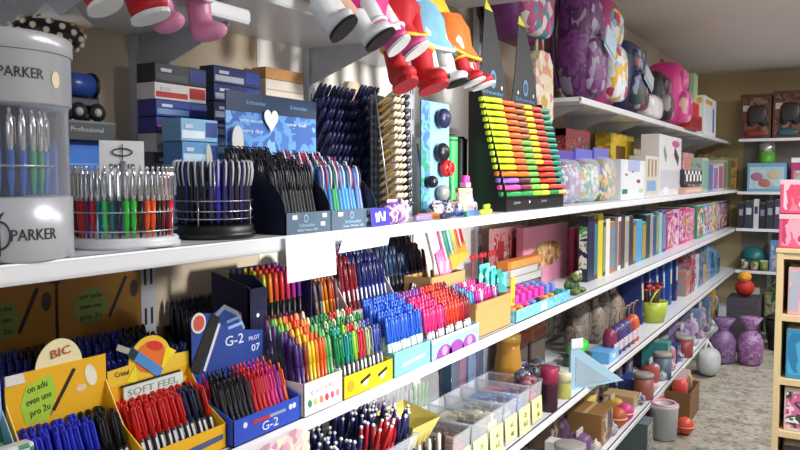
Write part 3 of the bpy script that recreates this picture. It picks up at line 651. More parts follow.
# dark green camouflage toy
Y, X_ = 0, 0
Y = yx(578, 300, -1.03); t = thing('toy_frog', 'dark green mottled toy sitting at the shelf edge beside the eraser tray', 'toy', LW(-1.06, Y, ZB))
gm = prt(['#3a5a3c', '#5f7a3a', '#26402c', '#8a8f4a'], 60, .5)
MB().ell((0, 0, .035), (.045, .035, .034)).build('body', gm, t); MB().ell((0, -.02, .075), (.034, .028, .025)).build('head', gm, t)
for s_ in (-1, 1): MB().ell((s_*.02, -.03, .096), (.011, .01, .011), 0, None, 8, 6).build('eye', pl('#d8d8a8', .3), t); MB().ell((s_*.045, -.025, .014), (.022, .03, .014), 0, None, 8, 6).build('foot', gm, t)
# pink albums and packs behind
t, w, h = carton('photo_album', 'large pink album with a printed brown toy animal on its cover', 'album', 523, 568, 225, -1.28, ZB, .03, pl('#e59ab4', .4), None, .003)
card(t, 'cover_picture', oval(w*.5, h*.5, w*.34, h*.22, 18), -.0004, prt(['#b98a58', '#caa070', '#8f6238', '#d9b98c'], 30, .5), .0008, 'brown patch picture'); MB().box(-.002, .012, -.001, .031, 0, h).build('spine', pl('#d8849f', .4), t)
for k, (a, b, yt, lab) in enumerate(((493, 508, 228, 'red and pink packet hanging left of the pink album'), (507, 522, 226, 'second red and pink packet, next to the pink album'))):
    t, w, h = carton('gift_packet', lab, 'packet', a, b, yt, -1.33-.01*k, ZB, .02, pl('#d9a0a4', .4), prt(['#c8485a', '#e0a0a0', '#b03448', '#efd9d4'], 16, .4, 'noi', k))
    MB().box(w*.3, w*.7, -.0016, .001, h*.5, h*.8).build('window', pl('#b5303f', .4), t)
for k, (a, b, yt, c, lab) in enumerate(((574, 578, 228, '#d0506e', 'thin crimson notebook right beside the pink album'), (578, 582, 226, '#e8b8c2', 'pale pink notebook two along from the pink album'), (582, 586, 224, '#c9b0a8', 'beige notebook, third along from the pink album'))):
    t, w, h = carton('notebook', lab, 'notebook', a, b-.2, yt, -1.25, ZB, .03, pl(c, .4)); MB().box(-.001, w+.001, .004, .026, h-.001, h+.0015).build('pages', pl('#f0ebe2', .6), t)
# orange and grey goods on the shelf in front of the album
Y0 = yx(508, 285, -1.22)
for k, (c, lab, dz) in enumerate((('#9a9890', 'grey boxed set lying under the orange tray', 0), ('#8f8d88', 'second grey boxed set in the pile', .035), ('#c9792c', 'orange cardboard tray on top of the grey sets', .07))):
    cbox('boxed_set', lab, 'box', LW(-1.22, Y0, ZB+.0605+dz), .42-.05*(k % 2), .055, .033+.0018, pl(c, .5), pl('#c9c6be' if k < 2 else '#e09a4a', .4), .004)
for k in range(3):
    cbox('boxed_set', ['lowest', 'middle', 'topmost'][k]+' dark support box under the grey sets', 'box', LW(-1.22, Y0+.02, ZB+.02*k+.0005), .38, .055, .0198, pl(['#4a3a34', '#5c4a40', '#43353a'][k], .5), pl('#7a6a58', .5))
# tall spiral books and folders standing along B
BOOKS = [(588, 594, 216, '#1c2346', 'navy'), (594, 598, 219, '#3a2740', 'plum'), (598, 603, 214, '#d6c72e', 'yellow'), (603, 606, 222, '#3a3230', 'dark brown'), (606, 610, 219, '#e9e2d8', 'white'), (610, 615, 222, '#b8702a', 'amber'), (615, 618, 218, '#6f7468', 'olive grey'), (618, 621, 217, '#ece8e2', 'off white'), (621, 625, 215, '#3e3f3c', 'charcoal'), (625, 629, 217, '#c9beb2', 'beige'), (629, 633, 216, '#2b2e38', 'slate black'), (633, 636, 222, '#585c58', 'grey'), (636, 642, 220, '#4a9ac9', 'sky blue'), (642, 646, 222, '#2f8f5a', 'green'), (646, 650, 215, '#24343f', 'dark teal'), (650, 653, 214, '#9aa0a0', 'light grey'), (653, 656, 216, '#3a4a78', 'blue'), (656, 659, 212, '#2c7f7a', 'teal'), (659, 662, 213, '#9fb4c4', 'ice blue'), (662, 666, 211, '#3a3f8a', 'indigo')]
for k, (a, b, yt, c, n) in enumerate(BOOKS):
    t, w, h = carton('exercise_book', '%s book upright on the middle shelf, %s' % (n, 'next to the %s one' % BOOKS[k-1][4] if k else 'nearest the pink albums'), 'book', a, b-.2, yt, -1.105-.0001*k, ZB, (.05 if k < 4 else (.1 if k < 8 else .2)), pl(c, .4), pl(R.choice(['#a8a294', '#b08a3a', '#6f88a4', '#9a958c', '#8a9a72', '#8a4a5a', '#3f7a8a']), .4) if k % 2 else None, pym=250)
    MB().box(w*.12, w*.88, .004, .049, h-.002, h+.001).build('pages', pl('#e9e4da', .6), t)
    MB().box(-.0012, .001, .005, .045, h*.2, h*.85).build('cover_print', prt([c, '#d9d2c4', R.choice(['#d98a3a', '#4a8ac0', '#5aa04a', '#b84a5a']), c], 12, .4, 'noi', k), t)
PK = [(667, 673, 213, '#c2407c', 'magenta'), (673, 679, 210, '#d9a2c4', 'pale pink'), (679, 685, 208, '#b02a6a', 'cerise'), (685, 690, 208, '#d84a84', 'hot pink'), (690, 694, 209, '#d9789e', 'rose')]
for k, (a, b, yt, c, n) in enumerate(PK):
    t, w, h = carton('picture_book', '%s picture book leaning on the middle shelf toward the far end' % n, 'book', a, b, yt, -1.12, ZB, .22, pl(c, .4), prt([c, '#e6c0d6', '#8a2a7a', '#d8c04a'], 10, .4, 'noi', k), pym=235); MB().box(w*.1, w*.9, .004, .215, h-.002, h+.001).build('pages', pl('#efe9e2', .6), t)
CH = [(697, 703, 206, '#2f8f6a', 'green'), (703, 708, 205, '#6fa6d8', 'light blue'), (708, 712, 204, '#8a8ad0', 'lavender'), (712, 716, 203, '#d0b23a', 'mustard'), (716, 720, 202, '#3a7fb8', 'blue'), (720, 724, 202, '#6a4a9a', 'violet'), (724, 729, 201, '#2c3a4a', 'dark slate')]
for k, (a, b, yt, c, n) in enumerate(CH):
    t, w, h = carton('childrens_book', '%s patterned small book near the far corner of the middle shelf' % n, 'book', a, b, yt, -1.1, ZB, .2, pl(c, .4), prt([c, '#e8dcc8', '#c23a3a', '#3f9f5a'], 9, .4, 'noi', k*3), pym=225); MB().box(w*.1, w*.9, .004, .195, h-.002, h+.001).build('pages', pl('#efe9e2', .6), t)
# ================================================================ shelf A, near part
GREY = pl('#c9ccd2', .3, .25, var=.05, scale=5)
# round pen jar with printed bands
Yc = .66; Xc = -1.09; M = LW(Xc, Yc, ZA)
SZ = Matrix.Diagonal((1, 1, 1.1, 1))
t = thing('pen_jar', 'large clear round pen display jar with silver printed bands top and bottom', 'pen display', M @ SZ)
MB().lathe([(.095, 0), (.098, .002), (.098, .082), (.094, .084), (.0, .084)], 0, 48).build('base_band', GREY, t)
lid = MB().lathe([(.0, .205), (.096, .205), (.1, .207), (.1, .272), (.103, .274), (.103, .293), (.098, .298), (0, .3)], 0, 48).build('lid_band', GREY, t)
MB().ring(.1005, .0012, .273, 0, 48).build('lid_groove', pl('#7d8089', .4), lid)
MB().shell([(.095, .083), (.095, .206)], 0, 48).build('clear_wall', clear('#d5dbe6', .1, .05), t)
MB().lathe([(.03, .084), (.03, .205)], 0, 20).build('inner_column', pl('#2b3150', .3), t)
MB().ring(.072, .0014, .125, 0, 40).build('wire_ring', STEEL, t)
PKI = pl('#2d3138', .4)
def bent(name, txt, size, r, ang, z, parent, wide, mat=PKI):
    o = words(name, txt, size, Matrix(), mat, parent, wide, thick=.0005); curve_text(o.data, r); o.matrix_basis = T(0, 0, z) @ Rz(ang); return o
bent('lettering', 'PARKER', .021, .0985, -.115, .035, t, .066)
bent('lettering', 'PARKER', .019, .1005, -.25, .242, lid, .062)
# arrow in oval emblem left of the lower name
o = MB()
o.tube([(.0145*math.cos(q*2*PI/20), 0, .018*math.sin(q*2*PI/20)) for q in range(20)], .0016, 0, 6, None, True)
o.prism([(-.002, -.026), (.002, -.026), (.002, .02), (.008, .03), (-.006, .024)], -.001, .001, 0)
em = o.build('emblem', PKI, t, Rz(-.6) @ T(0, -.0985, .036))
st_ = MB().prism(oval(0, 0, .008, .011, 12), -.0005, .0005, 0).build('gold_sticker', pl('#e9dcae', .4), lid, Rz(.28) @ T(0, -.1005, .238))
jc = [('#2a9a6b', 'green'), ('#3a6fc4', 'blue'), ('#2f62b8', 'blue'), ('#2a9a6b', 'green'), ('#3a6fc4', 'blue'), ('#2f62b8', 'blue'), ('#2f62b8', 'blue'), ('#2a9a6b', 'green')]
for q in range(14):
    a = -PI/2-1.15+q*.27
    c, n = jc[(q+2) % 8]; pen(('jotter', c), M @ T(.062*math.cos(a), .062*math.sin(a), .0932) @ Rz(R.uniform(0, 6)) @ Matrix.Scale(1.0, 4), '%s steel topped pen standing inside the round clear jar' % n, 'pens in the clear jar: '+n)
# carousel of steel topped pens with a white card
def carousel(px, R_, label, base, hz, card_fn, cols, where, n, X=None, spec='jotter', pz=.02, sc=.95, rings=(.03, .062)):
    X = X or -1.09; Y = yx(px, 240, X); M = LW(X, Y, ZA); t = thing('pen_carousel', label, 'pen stand', M)
    MB().lathe([(R_, 0), (R_+.003, .004), (R_+.003, hz*.45), (R_, hz*.5), (R_, hz*.8), (R_-.003, hz), (0, hz)], 0, 40).build('base', base, t)
    for z in rings: MB().ring(R_-.003, .0013, z, 0, 40).build('wire_ring', STEEL, t)
    MB().lathe([(.006, hz), (.006, .15)], 0, 8).build('centre_post', STEEL, t)
    for q in range(4): a = q*PI/2+.4; MB().tube([((R_-.003)*math.cos(a), (R_-.003)*math.sin(a), hz*.8), ((R_-.003)*math.cos(a), (R_-.003)*math.sin(a), rings[-1])], .0012).build('wire_post', STEEL, t)
    for q in range(n):
        a = -PI/2+(q-(n-1)/2)*2*PI*.72/n; c, nm = cols[q % len(cols)]
        rr = R_-.0125
        pen((spec, c) if spec == 'jotter' else (spec, c, '#d9dce4'), M @ T(rr*math.cos(a), rr*math.sin(a), hz+.0005) @ Rz(a+PI/2) @ Matrix.Scale(sc, 4) @ Rx(.02), '%s pen in the %s' % (nm, where), '%s: %s' % (where, nm))
    return t, M
cc = [('#16161a', 'black barrelled'), ('#7a2420', 'dark red barrelled'), ('#4a1420', 'maroon barrelled'), ('#d0202a', 'red barrelled'), ('#d0202a', 'red barrelled'), ('#6b2a6f', 'purple barrelled'), ('#d8242c', 'red barrelled'), ('#1f6f7a', 'teal barrelled'), ('#48d35a', 'bright green barrelled'), ('#1b6f78', 'teal barrelled'), ('#14304a', 'navy barrelled'), ('#2fc53a', 'bright green barrelled'), ('#2fc53a', 'bright green barrelled'), ('#16181a', 'black barrelled'), ('#ef5a20', 'orange barrelled'), ('#ef5a20', 'orange barrelled')]
t, M = carousel(125, .092, 'round white carousel of coloured steel topped pens with a white header card', WHITE, .018, None, cc, 'white carousel', 32, X=-1.1)
hc = card(t, 'header_card', [(-.052, .09), (.024, .09), (.024, .185), (-.052, .185)], .0, pl('#f1f2f3', .35, var=.02), M=Rz(-.45) @ T(.012, .0, 0))
o = MB().tube([(-.014+.017*math.cos(q*2*PI/18), -.0032, .165+.0065*math.sin(q*2*PI/18)) for q in range(18)], .0012, 0, 6, None, True); o.box(-.0147, -.0133, -.004, -.0026, .151, .179)
o.build('emblem', PKI, hc)
words('lettering', 'PARKER', .0115, T(-.014, -.0024, .14) @ FACE, PKI, hc, .044)
dk = [('#26206a', 'dark blue'), ('#2a2a55', 'indigo'), ('#241a26', 'dark plum'), ('#2c2470', 'violet blue'), ('#17171c', 'black'), ('#302a4a', 'slate'), ('#201d24', 'black'), ('#3a3560', 'slate blue'), ('#2a2ab4', 'blue')]
t, M = carousel(214, .08, 'black wire carousel of dark slim pens with pale clips', BLACK, .028, None, dk, 'black wire carousel', 24, X=-1.1, spec='hook', pz=.03, sc=.86, rings=(.04, .055, .075))
for q in range(3): card(t, 'leaf_card' , oval(-.01+.02*q, .16, .008, .028, 14, tilt=.1), .0, pl('#c9ccc4', .5), .0012) if q == 0 else None
MB().lathe([(.055, .028), (.055, .06)], 0, 30).build('inner_drum', BLACK, t)
# ---- things against the wall behind the carousels
t, w, h = carton('storage_box', 'bright blue flat box standing behind the white carousel', 'box', 56, 104, 141, -1.33, ZA, .1, pl('#2f6fd6', .4, var=.06), pl('#3f86e6', .35), pym=190)
for k in (.45, .75): MB().box(w*.05, w*.95, -.0016, .001, h*k, h*k+.004).build('ridge', pl('#79aef0', .35), t)
zt = ZA+h+.0005
t, w, h = carton('gift_box', 'dark grey box with small white letters under the toy engine', 'box', 62, 116, 121, -1.31, zt, .12, pl('#3a4144', .45), None)
words('lettering', 'Professional', .014, T(w*.45, -.0006, h*.55) @ FACE, pl('#c9cdcb', .4), t, w*.6); MB().box(.002, w-.002, -.0008, .001, h*.88, h).build('lid_edge', pl('#6b7478', .4), t)
zt2 = zt+h+.0015
# toy engine
Y = yx(80, 100, -1.36); t = thing('toy_engine', 'blue and black metal toy engine standing on the dark grey box', 'toy', LW(-1.37, Y, zt2))
MB().tube([(-.05, 0, .075), (.03, 0, .075)], .026, 0, 14).build('boiler', pl('#2d4a94', .3, var=.05), t)
MB().tube([(.03, 0, .075), (.036, 0, .075)], .029, 0, 14).build('boiler_cap', pl('#15161c', .3), t)
MB().box(-.06, .04, -.02, .02, .03, .05, 0, b=.004).box(.02, .045, -.012, .012, .018, .062, 0, b=.004).build('chassis', pl('#1a1b20', .4), t)
MB().lathe([(.008, .09), (.008, .118), (.014, .125)], 0, 12, T(-.035, 0, 0)).build('chimney', pl('#15161c', .3), t)
for x in (-.045, -.012, .032):
    for y in (-.024, .02): o = MB().tube([(x, y, .02), (x, y+.006, .02)], .019, 0, 16).build('wheel', pl('#232429', .4), t); MB().tube([(x, y-.001, .02), (x, y+.007, .02)], .009, 0, 12).build('hub', pl('#b3b1aa', .4), o)
# refill boxes, two stacks
STK = [('#5d6166', '#7a7f84', 'grey'), ('#5a6066', '#8a8f94', 'grey'), ('#6a7074', '#4d7fb0', 'grey'), ('#565c62', '#88929a', 'slate'), ('#c9c9c4', '#8f9a90', 'pale'), ('#26368a', '#b9405a', 'navy blue'), ('#24368c', '#7a9ac4', 'navy blue'), ('#ece6e0', '#c8382c', 'white'), ('#3f3f42', '#55565a', 'charcoal')]
def stack(px, X, w, hs, d, cols, lab, side=True):
    Y0 = yx(px, 150, X); z = ZA
    for k, ((c, p, n), h) in enumerate(zip(cols, hs)):
        pos = 'lowest' if k == 0 else ('topmost' if k == len(hs)-1 else '%s from the bottom' % ['', 'second', 'third', 'fourth', 'fifth', 'sixth', 'seventh', 'eighth', 'ninth'][k])
        t, _, _ = cbox('refill_box', '%s refill box, %s of the %s' % (n, pos, lab), 'box', LW(X+R.uniform(-.006, .006), Y0+R.uniform(-.006, .006), z+.0006), w, d, h-.001, pl(c, .4), None, .0012)
        MB().box(w*.02, w*.62, -.0008, .001, h*.12, h*.45).build('front_print', pl(p, .4), t)
        MB().box(w*.66, w*.98, -.0008, .001, h*.2, h*.86).build('brand_patch', pl('#d0362a' if n == 'white' else '#33468f', .4), t)
        MB().box(w*.1, w*.3, -.0014, .001, h*.55, h*.72).build('pale_lettering', pl('#c9d2e2', .4), t)
        z += h
stack(157, -1.33, .155, [.046, .044, .043, .044, .043, .038, .038, .038, .043], .06, STK, 'stack behind the black carousel')
STK2 = [('#39507a', '#7a92b8', 'dull blue'), ('#2c3f72', '#aeb6c4', 'navy'), ('#2f5a9a', '#9ac0e0', 'blue'), ('#3a6fb4', '#a9d0ec', 'light blue'), ('#5f9ad0', '#d5e6f2', 'pale blue'), ('#2a3a66', '#aab2be', 'navy'), ('#2a3a66', '#aab2be', 'navy'), ('#2c3c6a', '#a8aeb8', 'navy'), ('#2b3b68', '#b0b6c0', 'navy')]
stack(214, -1.36, .17, [.0445]*9, .05, STK2, 'stack by the blue heart card')
LBX = [('#7fb4d8', '#a9d4ea', 'sky blue'), ('#6aa6d0', '#cfe6f2', 'sky blue'), ('#8fc0de', '#5a9acc', 'pale blue'), ('#5f9acb', '#c2dff0', 'mid blue'), ('#86b9da', '#e2eff6', 'pale blue')]
stack(181, -1.245, .11, [.05]*5, .06, LBX, 'short pale stack')
STK3 = [('#ddd6c8', '#c9bda6', 'cream'), ('#d8cfc0', '#b8a88c', 'cream'), ('#d9d0c2', '#c4b69c', 'cream'), ('#dcd4c6', '#bfae90', 'cream'), ('#e0d8ca', '#c9bda6', 'cream'), ('#d8cdb9', '#c7b592', 'cream'), ('#dbd3c4', '#cbbfa9', 'cream'), ('#c08a52', '#d9a468', 'tan')]
def stack3():
    Y0 = yx(262, 110, -1.39); z = ZA
    for k, (c, p, n) in enumerate(STK3):
        h = .056 if k < 7 else .032
        t, _, _ = cbox('carton', '%s carton, %s of the stack beside the second upright' % (n, ['lowest', 'second', 'third', 'fourth', 'fifth', 'sixth', 'seventh', 'topmost'][k]), 'box', LW(-1.375, Y0, z+.0005), .165, .05, h-.001, pl(c, .5), None, .001)
        MB().box(.004, .16, -.0008, .001, h*.45, h*.5).build('lid_line', pl('#a89a84', .5), t); z += h
stack3()
# ---- grey-blue counter display with black and coloured pens
SL = pl('#5b7183', .35, var=.05, scale=8); NVD = pl('#141a2c', .35, var=.05)
def tray_display(px0, px1, X, h, label, n, first, hb=.15):
    Y0, Y1 = yx(px0, 222, X), yx(px1, 215, X); w = Y1-Y0; M = LW(X, Y0, ZA); t = thing('pen_display_tray', label, 'display tray', M)
    MB().box(0, w, 0, .003, 0, h).build('front_panel', SL, t)
    MB().box(0, w, .003, .18, 0, .003).build('floor_panel', NVD, t)
    MB().box(0, w, .177, .18, 0, hb).build('back_panel', NVD, t)
    arc = [(0, 0), (.18, 0), (.18, hb*1.0)]+[(.18*(1-math.sin(a)), h*.9+(hb-h*.9)*math.cos(a)) for a in [PI/2*q/8 for q in range(9)]]+[(0, h)]
    for x in ((0, w-.002) if first else (w-.002,)): MB().prism(arc, x, x+.002, 0, ax='x').build('side_cheek', NVD, t)
    card(t, 'logo_ring', oval(w*.42, h*.7, .008, .009, 14), -.0003, pl('#8fb9dc', .4), .0006)
    card(t, 'logo_ring_centre', oval(w*.42, h*.7, .005, .006, 14), -.0008, SL, .0006)
    words('lettering', 'Schneider', .011, T(w*.45, -.0006, h*.38) @ FACE, pl('#9fd0ec', .4), t, w*.36)
    words('lettering', 'Slider Memo XB', .007, T(w*.45, -.0006, h*.16) @ FACE, pl('#c9dcea', .4), t, w*.44)
    for a, b in ((.18, .78), (.8, .4), (.84, .8)): MB().box(w*(a-.05), w*(a+.05), -.0012, .0, h*(b-.1), h*(b+.1)).build('price_sticker', WHITE, t)
    return t, M, w
t, M, w = tray_display(286, 331, -1.005, .046, 'grey blue counter tray of black pens, at the shelf joint', 0, True)
fill(M, span(.012, w-.008, 12), [.03, .07, .11, .15], lambda i, j: (('hook', '#16171c', '#22232a'), 'black pen with big clip'), 'in the grey blue tray', .2, .014, 'left counter tray', s=1.0)
t, M, w = tray_display(331.6, 377, -1.005, .046, 'second grey blue counter tray, with blue, green and red pens', 0, False)
cp = [('#2a4a8c', 'dark blue'), ('#2a5a9c', 'blue'), ('#2f6fb0', 'blue'), ('#2a9a5a', 'green'), ('#2a9a5a', 'green'), ('#3a86c8', 'sky blue'), ('#3f9ad0', 'sky blue'), ('#4aa0d0', 'sky blue'), ('#4f7fc0', 'blue'), ('#3f9ad0', 'sky blue'), ('#5a7fc0', 'blue'), ('#7f86b8', 'lilac')]
def cpf(i, j):
    c = cp[i] if j < 2 else R.choice([('#16171c', 'black'), ('#2a3a8c', 'navy'), ('#b8324a', 'red'), ('#16171c', 'black')])
    return (('hook', c[0], ['#d8dade', '#c03048', '#d8dade', '#2a2f50'][(i+j) % 4]), c[1]+' pen with big clip')
fill(M, span(.01, w-.01, 12), [.03, .07, .11, .15], cpf, 'in the second grey blue tray', .16, .012, 'right counter tray')
# blue printed back card with hearts
Y0, Y1 = yx(226, 130, -1.225), yx(316, 120, -1.225); w = Y1-Y0
t = thing('display_card', 'blue printed display card with a white heart, behind the black pens', 'card', LW(-1.225, Y0, ZA))
MB().box(0, w, 0, .004, 0, .32, 0, b=.001).build('board', prt(['#3f6fb8', '#5b93d2', '#355fa6', '#7aaee0'], 10, .4, 'noi', 2), t)
MB().box(0, w, -.001, .002, .275, .321).build('top_band', pl('#1c3550', .4, var=.1), t)
words('lettering', 'Schneider', .014, T(w*.3, -.0012, .298) @ FACE, pl('#6f9ac0', .4), t, .07); words('lettering', 'Schneider', .014, T(w*.78, -.0012, .298) @ FACE, pl('#6f9ac0', .4), t, .07)
for k in range(3): words('lettering', ('write smooth', 'every day', 'new ball')[k], .013, T(w*(.25 if k < 2 else .75), -.0012, .255-.024*(k % 2)) @ FACE, pl('#d8e8f8', .4), t, .08)
hp = [(0, -.03)]+[(.016*math.sin(a)**3*1.35, .0016*(13*math.cos(a)-5*math.cos(2*a)-2*math.cos(3*a)-math.cos(4*a))) for a in [PI-2*PI*q/28 for q in range(1, 28)]]
card(t, 'white_heart', [(w*.44+x*1.2, .262+z*1.2) for x, z in hp], -.006, pl('#e6e8df', .5), .002, 'white paper heart')
card(t, 'white_teardrop', oval(.024, .205, .019, .036, 14), -.012, pl('#c9ccc8', .5), .002, 'white paper drop')
# price paper sheets hung on the lip
t = MB().prism([(0, 0), (.172, .0), (.172, .098), (0, .098)], -.001, 0, 0).build('hanging_price_sheet', pl('#f2f3f4', .5, var=.02), None, LW(-.985, yx(287, 255, -.985), ZA-.097) @ Rx(-.05)); tag(t, 'large blank white paper sheet hanging from the upper shelf edge', 'paper')
MB().box(.06, .1, -.0016, -.001, .088, .098).build('tape', pl('#dcdcd2', .3), t)
t = MB().prism([(0, 0), (.21, .004), (.2, .05), (.0, .05)], -.001, 0, 0).build('hanging_price_sheet', pl('#eef0f1', .5, var=.02), None, LW(-.984, yx(338, 235, -.984), ZA-.05) @ Rx(.35)); tag(t, 'smaller white paper strip curling from the shelf edge, beside the large sheet', 'paper')
MB().box(.08, .12, -.0016, -.001, .04, .05).build('tape', pl('#dcdcd2', .3), t)
# purple-blue sign and purple clutter
Y = yx(369, 212, -.99); t = MB().box(0, .085, 0, .003, 0, .045, 0, b=.001).build('shelf_sign', pl('#3a36a8', .4), None, LW(-.99, yx(372, 212, -.99), ZA+.001) @ Rx(-.1)); tag(t, 'small violet blue sign with a white mark at the shelf edge', 'sign')
card(t, 'white_mark', [(.02, .01), (.035, .012), (.04, .028), (.048, .012), (.062, .012), (.066, .034), (.058, .036), (.056, .02), (.05, .02), (.043, .036), (.035, .036), (.03, .022), (.026, .034), (.018, .032)], -.0003, WHITE, .0006)
for k, (px, c, lab) in enumerate(((389, '#8a4fa8', 'purple crumpled packet beside the violet sign'), (398, '#b98ad0', 'lilac crumpled packet right of the purple one'), (406, '#8f8a94', 'grey wrapped packet under the gold column of pens'))):
    t = MB().ell((0, 0, .028), (.034, .025, .03), 0, None, 9, 6, .7).build('packet', prt([c, '#d9c9e2', c, '#5a3a78'], 40, .4, 'noi', k), None, LW(-1.025-.012*k, yx(px, 215, -1.03), ZA) @ Rz(.4*k)); tag(t, lab, 'packet')
    MB().box(-.02, .02, -.002, .002, .05, .064).build('crimp', pl('#c9b8d4', .4), t)

# ---- tiered racks of pens pointing up and out
def tier_rack(px0, px1, pyb, pyt, X, label, ncol, nrow, spec, where, lean=.95, board='#d5d9df', d=.16, zb=None, bottom=0, tilt=.55, ln=.85):
    Y0, Y1 = yx(px0, 150, X), yx(px1, 150, X); w = Y1-Y0; h = onx((px0+px1)/2, pyt, X)[1]-ZA; M = LW(X, Y0, ZA); t = thing('pen_tier_rack', label, 'pen rack', M)
    if ncol > 6: MB().prism([(0, 0), (d, 0), (d, h*.92), (d-.02, h*.92), (0, .03)], -.002, 0, 0, ax='x').build('side_panel', clear(board, .07, .1, .12), t)
    MB().box(0, w, d-.003, d, 0, h*.9).build('back_panel', pl('#20222c', .4), t)
    for x in (-.0022, w): MB().tube([(x, 0, .03), (x, d-.02, h*.92)], .002).build('edge_rod', STEEL, t)
    for j in range(nrow):
        z = .01+(h*.85)*j/nrow; y = .01+max(0, d-.055)*j/nrow
        for i, x in enumerate(span(.006, w-.006, ncol)):
            sp_, lab = spec(i, j)
            pen(sp_, M @ T(x, y+.03, z) @ Rx(tilt) @ Ry(R.uniform(-.05, .05)) @ Matrix.Diagonal((1.15, 1.15, ln, 1)), lab+' '+where, where+': '+lab)
    return t, M, w, h
tier_rack(331, 371, 190, 92, -1.285, 'tall clear tiered rack of navy pens under the doll shelf', 9, 9, lambda i, j: (('fine', '#23285a', '#1b1f48') if (i+j) % 5 else ('fine', '#3a3f7a', '#262b55'), 'navy pen'), 'in the tall clear tiered rack', d=.13)
def gcol(i, j): return (('fine', '#23285a', '#1f2440'), 'navy pen') if j > 3 else ((('fine', '#1f5a34', '#173f28'), 'dark green pen') if i > 2 else (('fine', '#2a2d60', '#1b1f48'), 'navy pen'))
tier_rack(370, 391, 200, 92, -1.27, 'clear tiered rack of navy and dark green pens', 6, 10, gcol, 'in the navy and green tiered rack', d=.12)
tier_rack(390, 403, 208, 80, -1.15, 'narrow tiered column of gold and cream pens', 3, 16, lambda i, j: (('fine', ['#d8b878', '#e6cfa0', '#c99a4a'][(i+j) % 3], '#f0e2c4'), ['gold', 'cream', 'bronze'][(i+j) % 3]+' pen'), 'in the narrow gold column', d=.07, tilt=1.0, ln=.55)
tier_rack(403.5, 410, 208, 84, -1.15, 'narrow tiered column of black pens beside the gold ones', 2, 16, lambda i, j: (('fine', '#26242a', '#3a3438'), 'black pen'), 'in the narrow black column', d=.07, tilt=1.0, ln=.5)
Yq, zq = onx(352, 82, -1.44); tq = MB().prism([(0, 0), (.12, 0), (.12, .38), (.09, .44), (.03, .44), (0, .38)], 0, .004, 0).build('arched_card', pl('#d9c7a8', .5, var=.1), None, LW(-1.432, Yq-.06, ZA+.001)); tag(tq, 'cream arched card standing at the wall behind the navy pen rack', 'card'); card(tq, 'print_patch', oval(.06, .37, .04, .03, 14), -.0004, pl('#b58a68', .5), .001)
# white poster strip with a printed pen
Y0, Y1 = yx(413, 150, -1.2), yx(427, 150, -1.2); t = thing('poster_strip', 'tall white poster strip with a printed black pen, right of the tiered pens', 'poster', LW(-1.2, Y0, ZA)); w = Y1-Y0
MB().box(0, w, 0, .003, 0, .25).build('sheet', pl('#efece6', .4, var=.02), t)
card(t, 'printed_pen', strip(w*.3, .23, w*.7, .1, .012), -.0004, pl('#4a4a4c', .4), .0008); card(t, 'printed_band', strip(w*.5, .1, w*.75, .02, .008), -.0004, pl('#d9b878', .4), .0008)
# blue blister card of punches
Y0, Y1 = yx(421, 150, -1.13), yx(449, 150, -1.13); w = Y1-Y0
t = thing('punch_card', 'pale blue hanging blister card of craft punches beside the green rolls', 'blister card', LW(-1.13, Y0, ZA))
h = onx(440, 103, -1.13)[1]-ZA
MB().box(0, w, 0, .004, 0, h).build('card', pl('#8fbfe0', .4, var=.06), t)
MB().box(0, w*.3, -.001, .002, 0, h).build('side_strip', prt(['#3f6fb0', '#6fa0d6', '#2f8f6a', '#5a86c4'], 20, .4, 'noi'), t)
for k, (x, z, r, c, n) in enumerate(((.62, .86, .036, '#222a52', 'navy'), (.58, .56, .034, '#15161c', 'black'), (.72, .42, .032, '#c8282e', 'red'), (.6, .2, .03, '#8f948e', 'grey'), (.2, .3, .022, '#17181d', 'black'))):
    MB().ell((w*x, -.018, h*z), (r, .02, r*.9), 0, None, 12, 8).build('punch', pl(c, .35, var=.2, scale=90), t)
for q in range(9): a = q*2.4; MB().ell((w*.72+.018*math.cos(a), -.037, h*.42+.018*math.sin(a)), (.006, .004, .006), 0, None, 6, 4).build('red_bead', pl('#e0453f', .35), t)
# green tubes
for k in range(2):
    Y = yx((449, 459)[k], 130, -1.2-.03*k); t = MB().lathe([(.03, 0), (.031, .01), (.031, .26), (.03, .262), (0, .262)], 0, 20).build('paper_roll', pl('#35b35c', .45) if k == 0 else pl('#17231c', .45), None, LW(-1.2-.03*k, Y, ZA)); tag(t, ('bright green roll standing behind the blue punch card', 'dark green roll beside the bright green one')[k], 'roll')
    MB().ring(.0312, .002, .25, 0, 20).build('cap_ring', BLACK, t)
    MB().lathe([(.0, .2622), (.022, .2622), (.02, .27), (0, .27)], 0, 16).build('end_cap', BLACK, t)
# small things at the edge: pads, eraser, markers lying
Y0 = yx(459, 185, -1.05); t, w, h = cbox('paper_pad', 'multicoloured paper pad in orange and pink, propped at the shelf edge', 'pad', LW(-1.06, yx(462, 185, -1.06), ZA) @ Rx(-.15) , .1, .012, .085, prt(['#f0a878', '#e48ab0', '#efe08a', '#c9a0dc', '#f2b894'], 14, .4, 'noi', 4), None, .001)
MB().box(.0, .1, -.001, .013, .078, .087).build('binding', pl('#efd08a', .4), t)
t, w, h = cbox('eraser', 'hot pink square eraser above the paper pad', 'eraser', LW(-1.1, yx(466, 160, -1.1), ZA+.088), .035, .02, .04, pl('#ee4fb4', .45), None, .006); MB().box(-.001, .036, -.001, .021, .0, .016).build('sleeve', pl('#f6a6d8', .4), t)
t, w, h = cbox('gift_box', 'small dark box holding up the pink eraser', 'box', LW(-1.1, yx(464, 160, -1.1), ZA), .05, .03, .087, pl('#2a3a34', .45)); MB().box(-.001, .051, -.001, .031, .07, .0872).build('lid', pl('#35463f', .45), t)
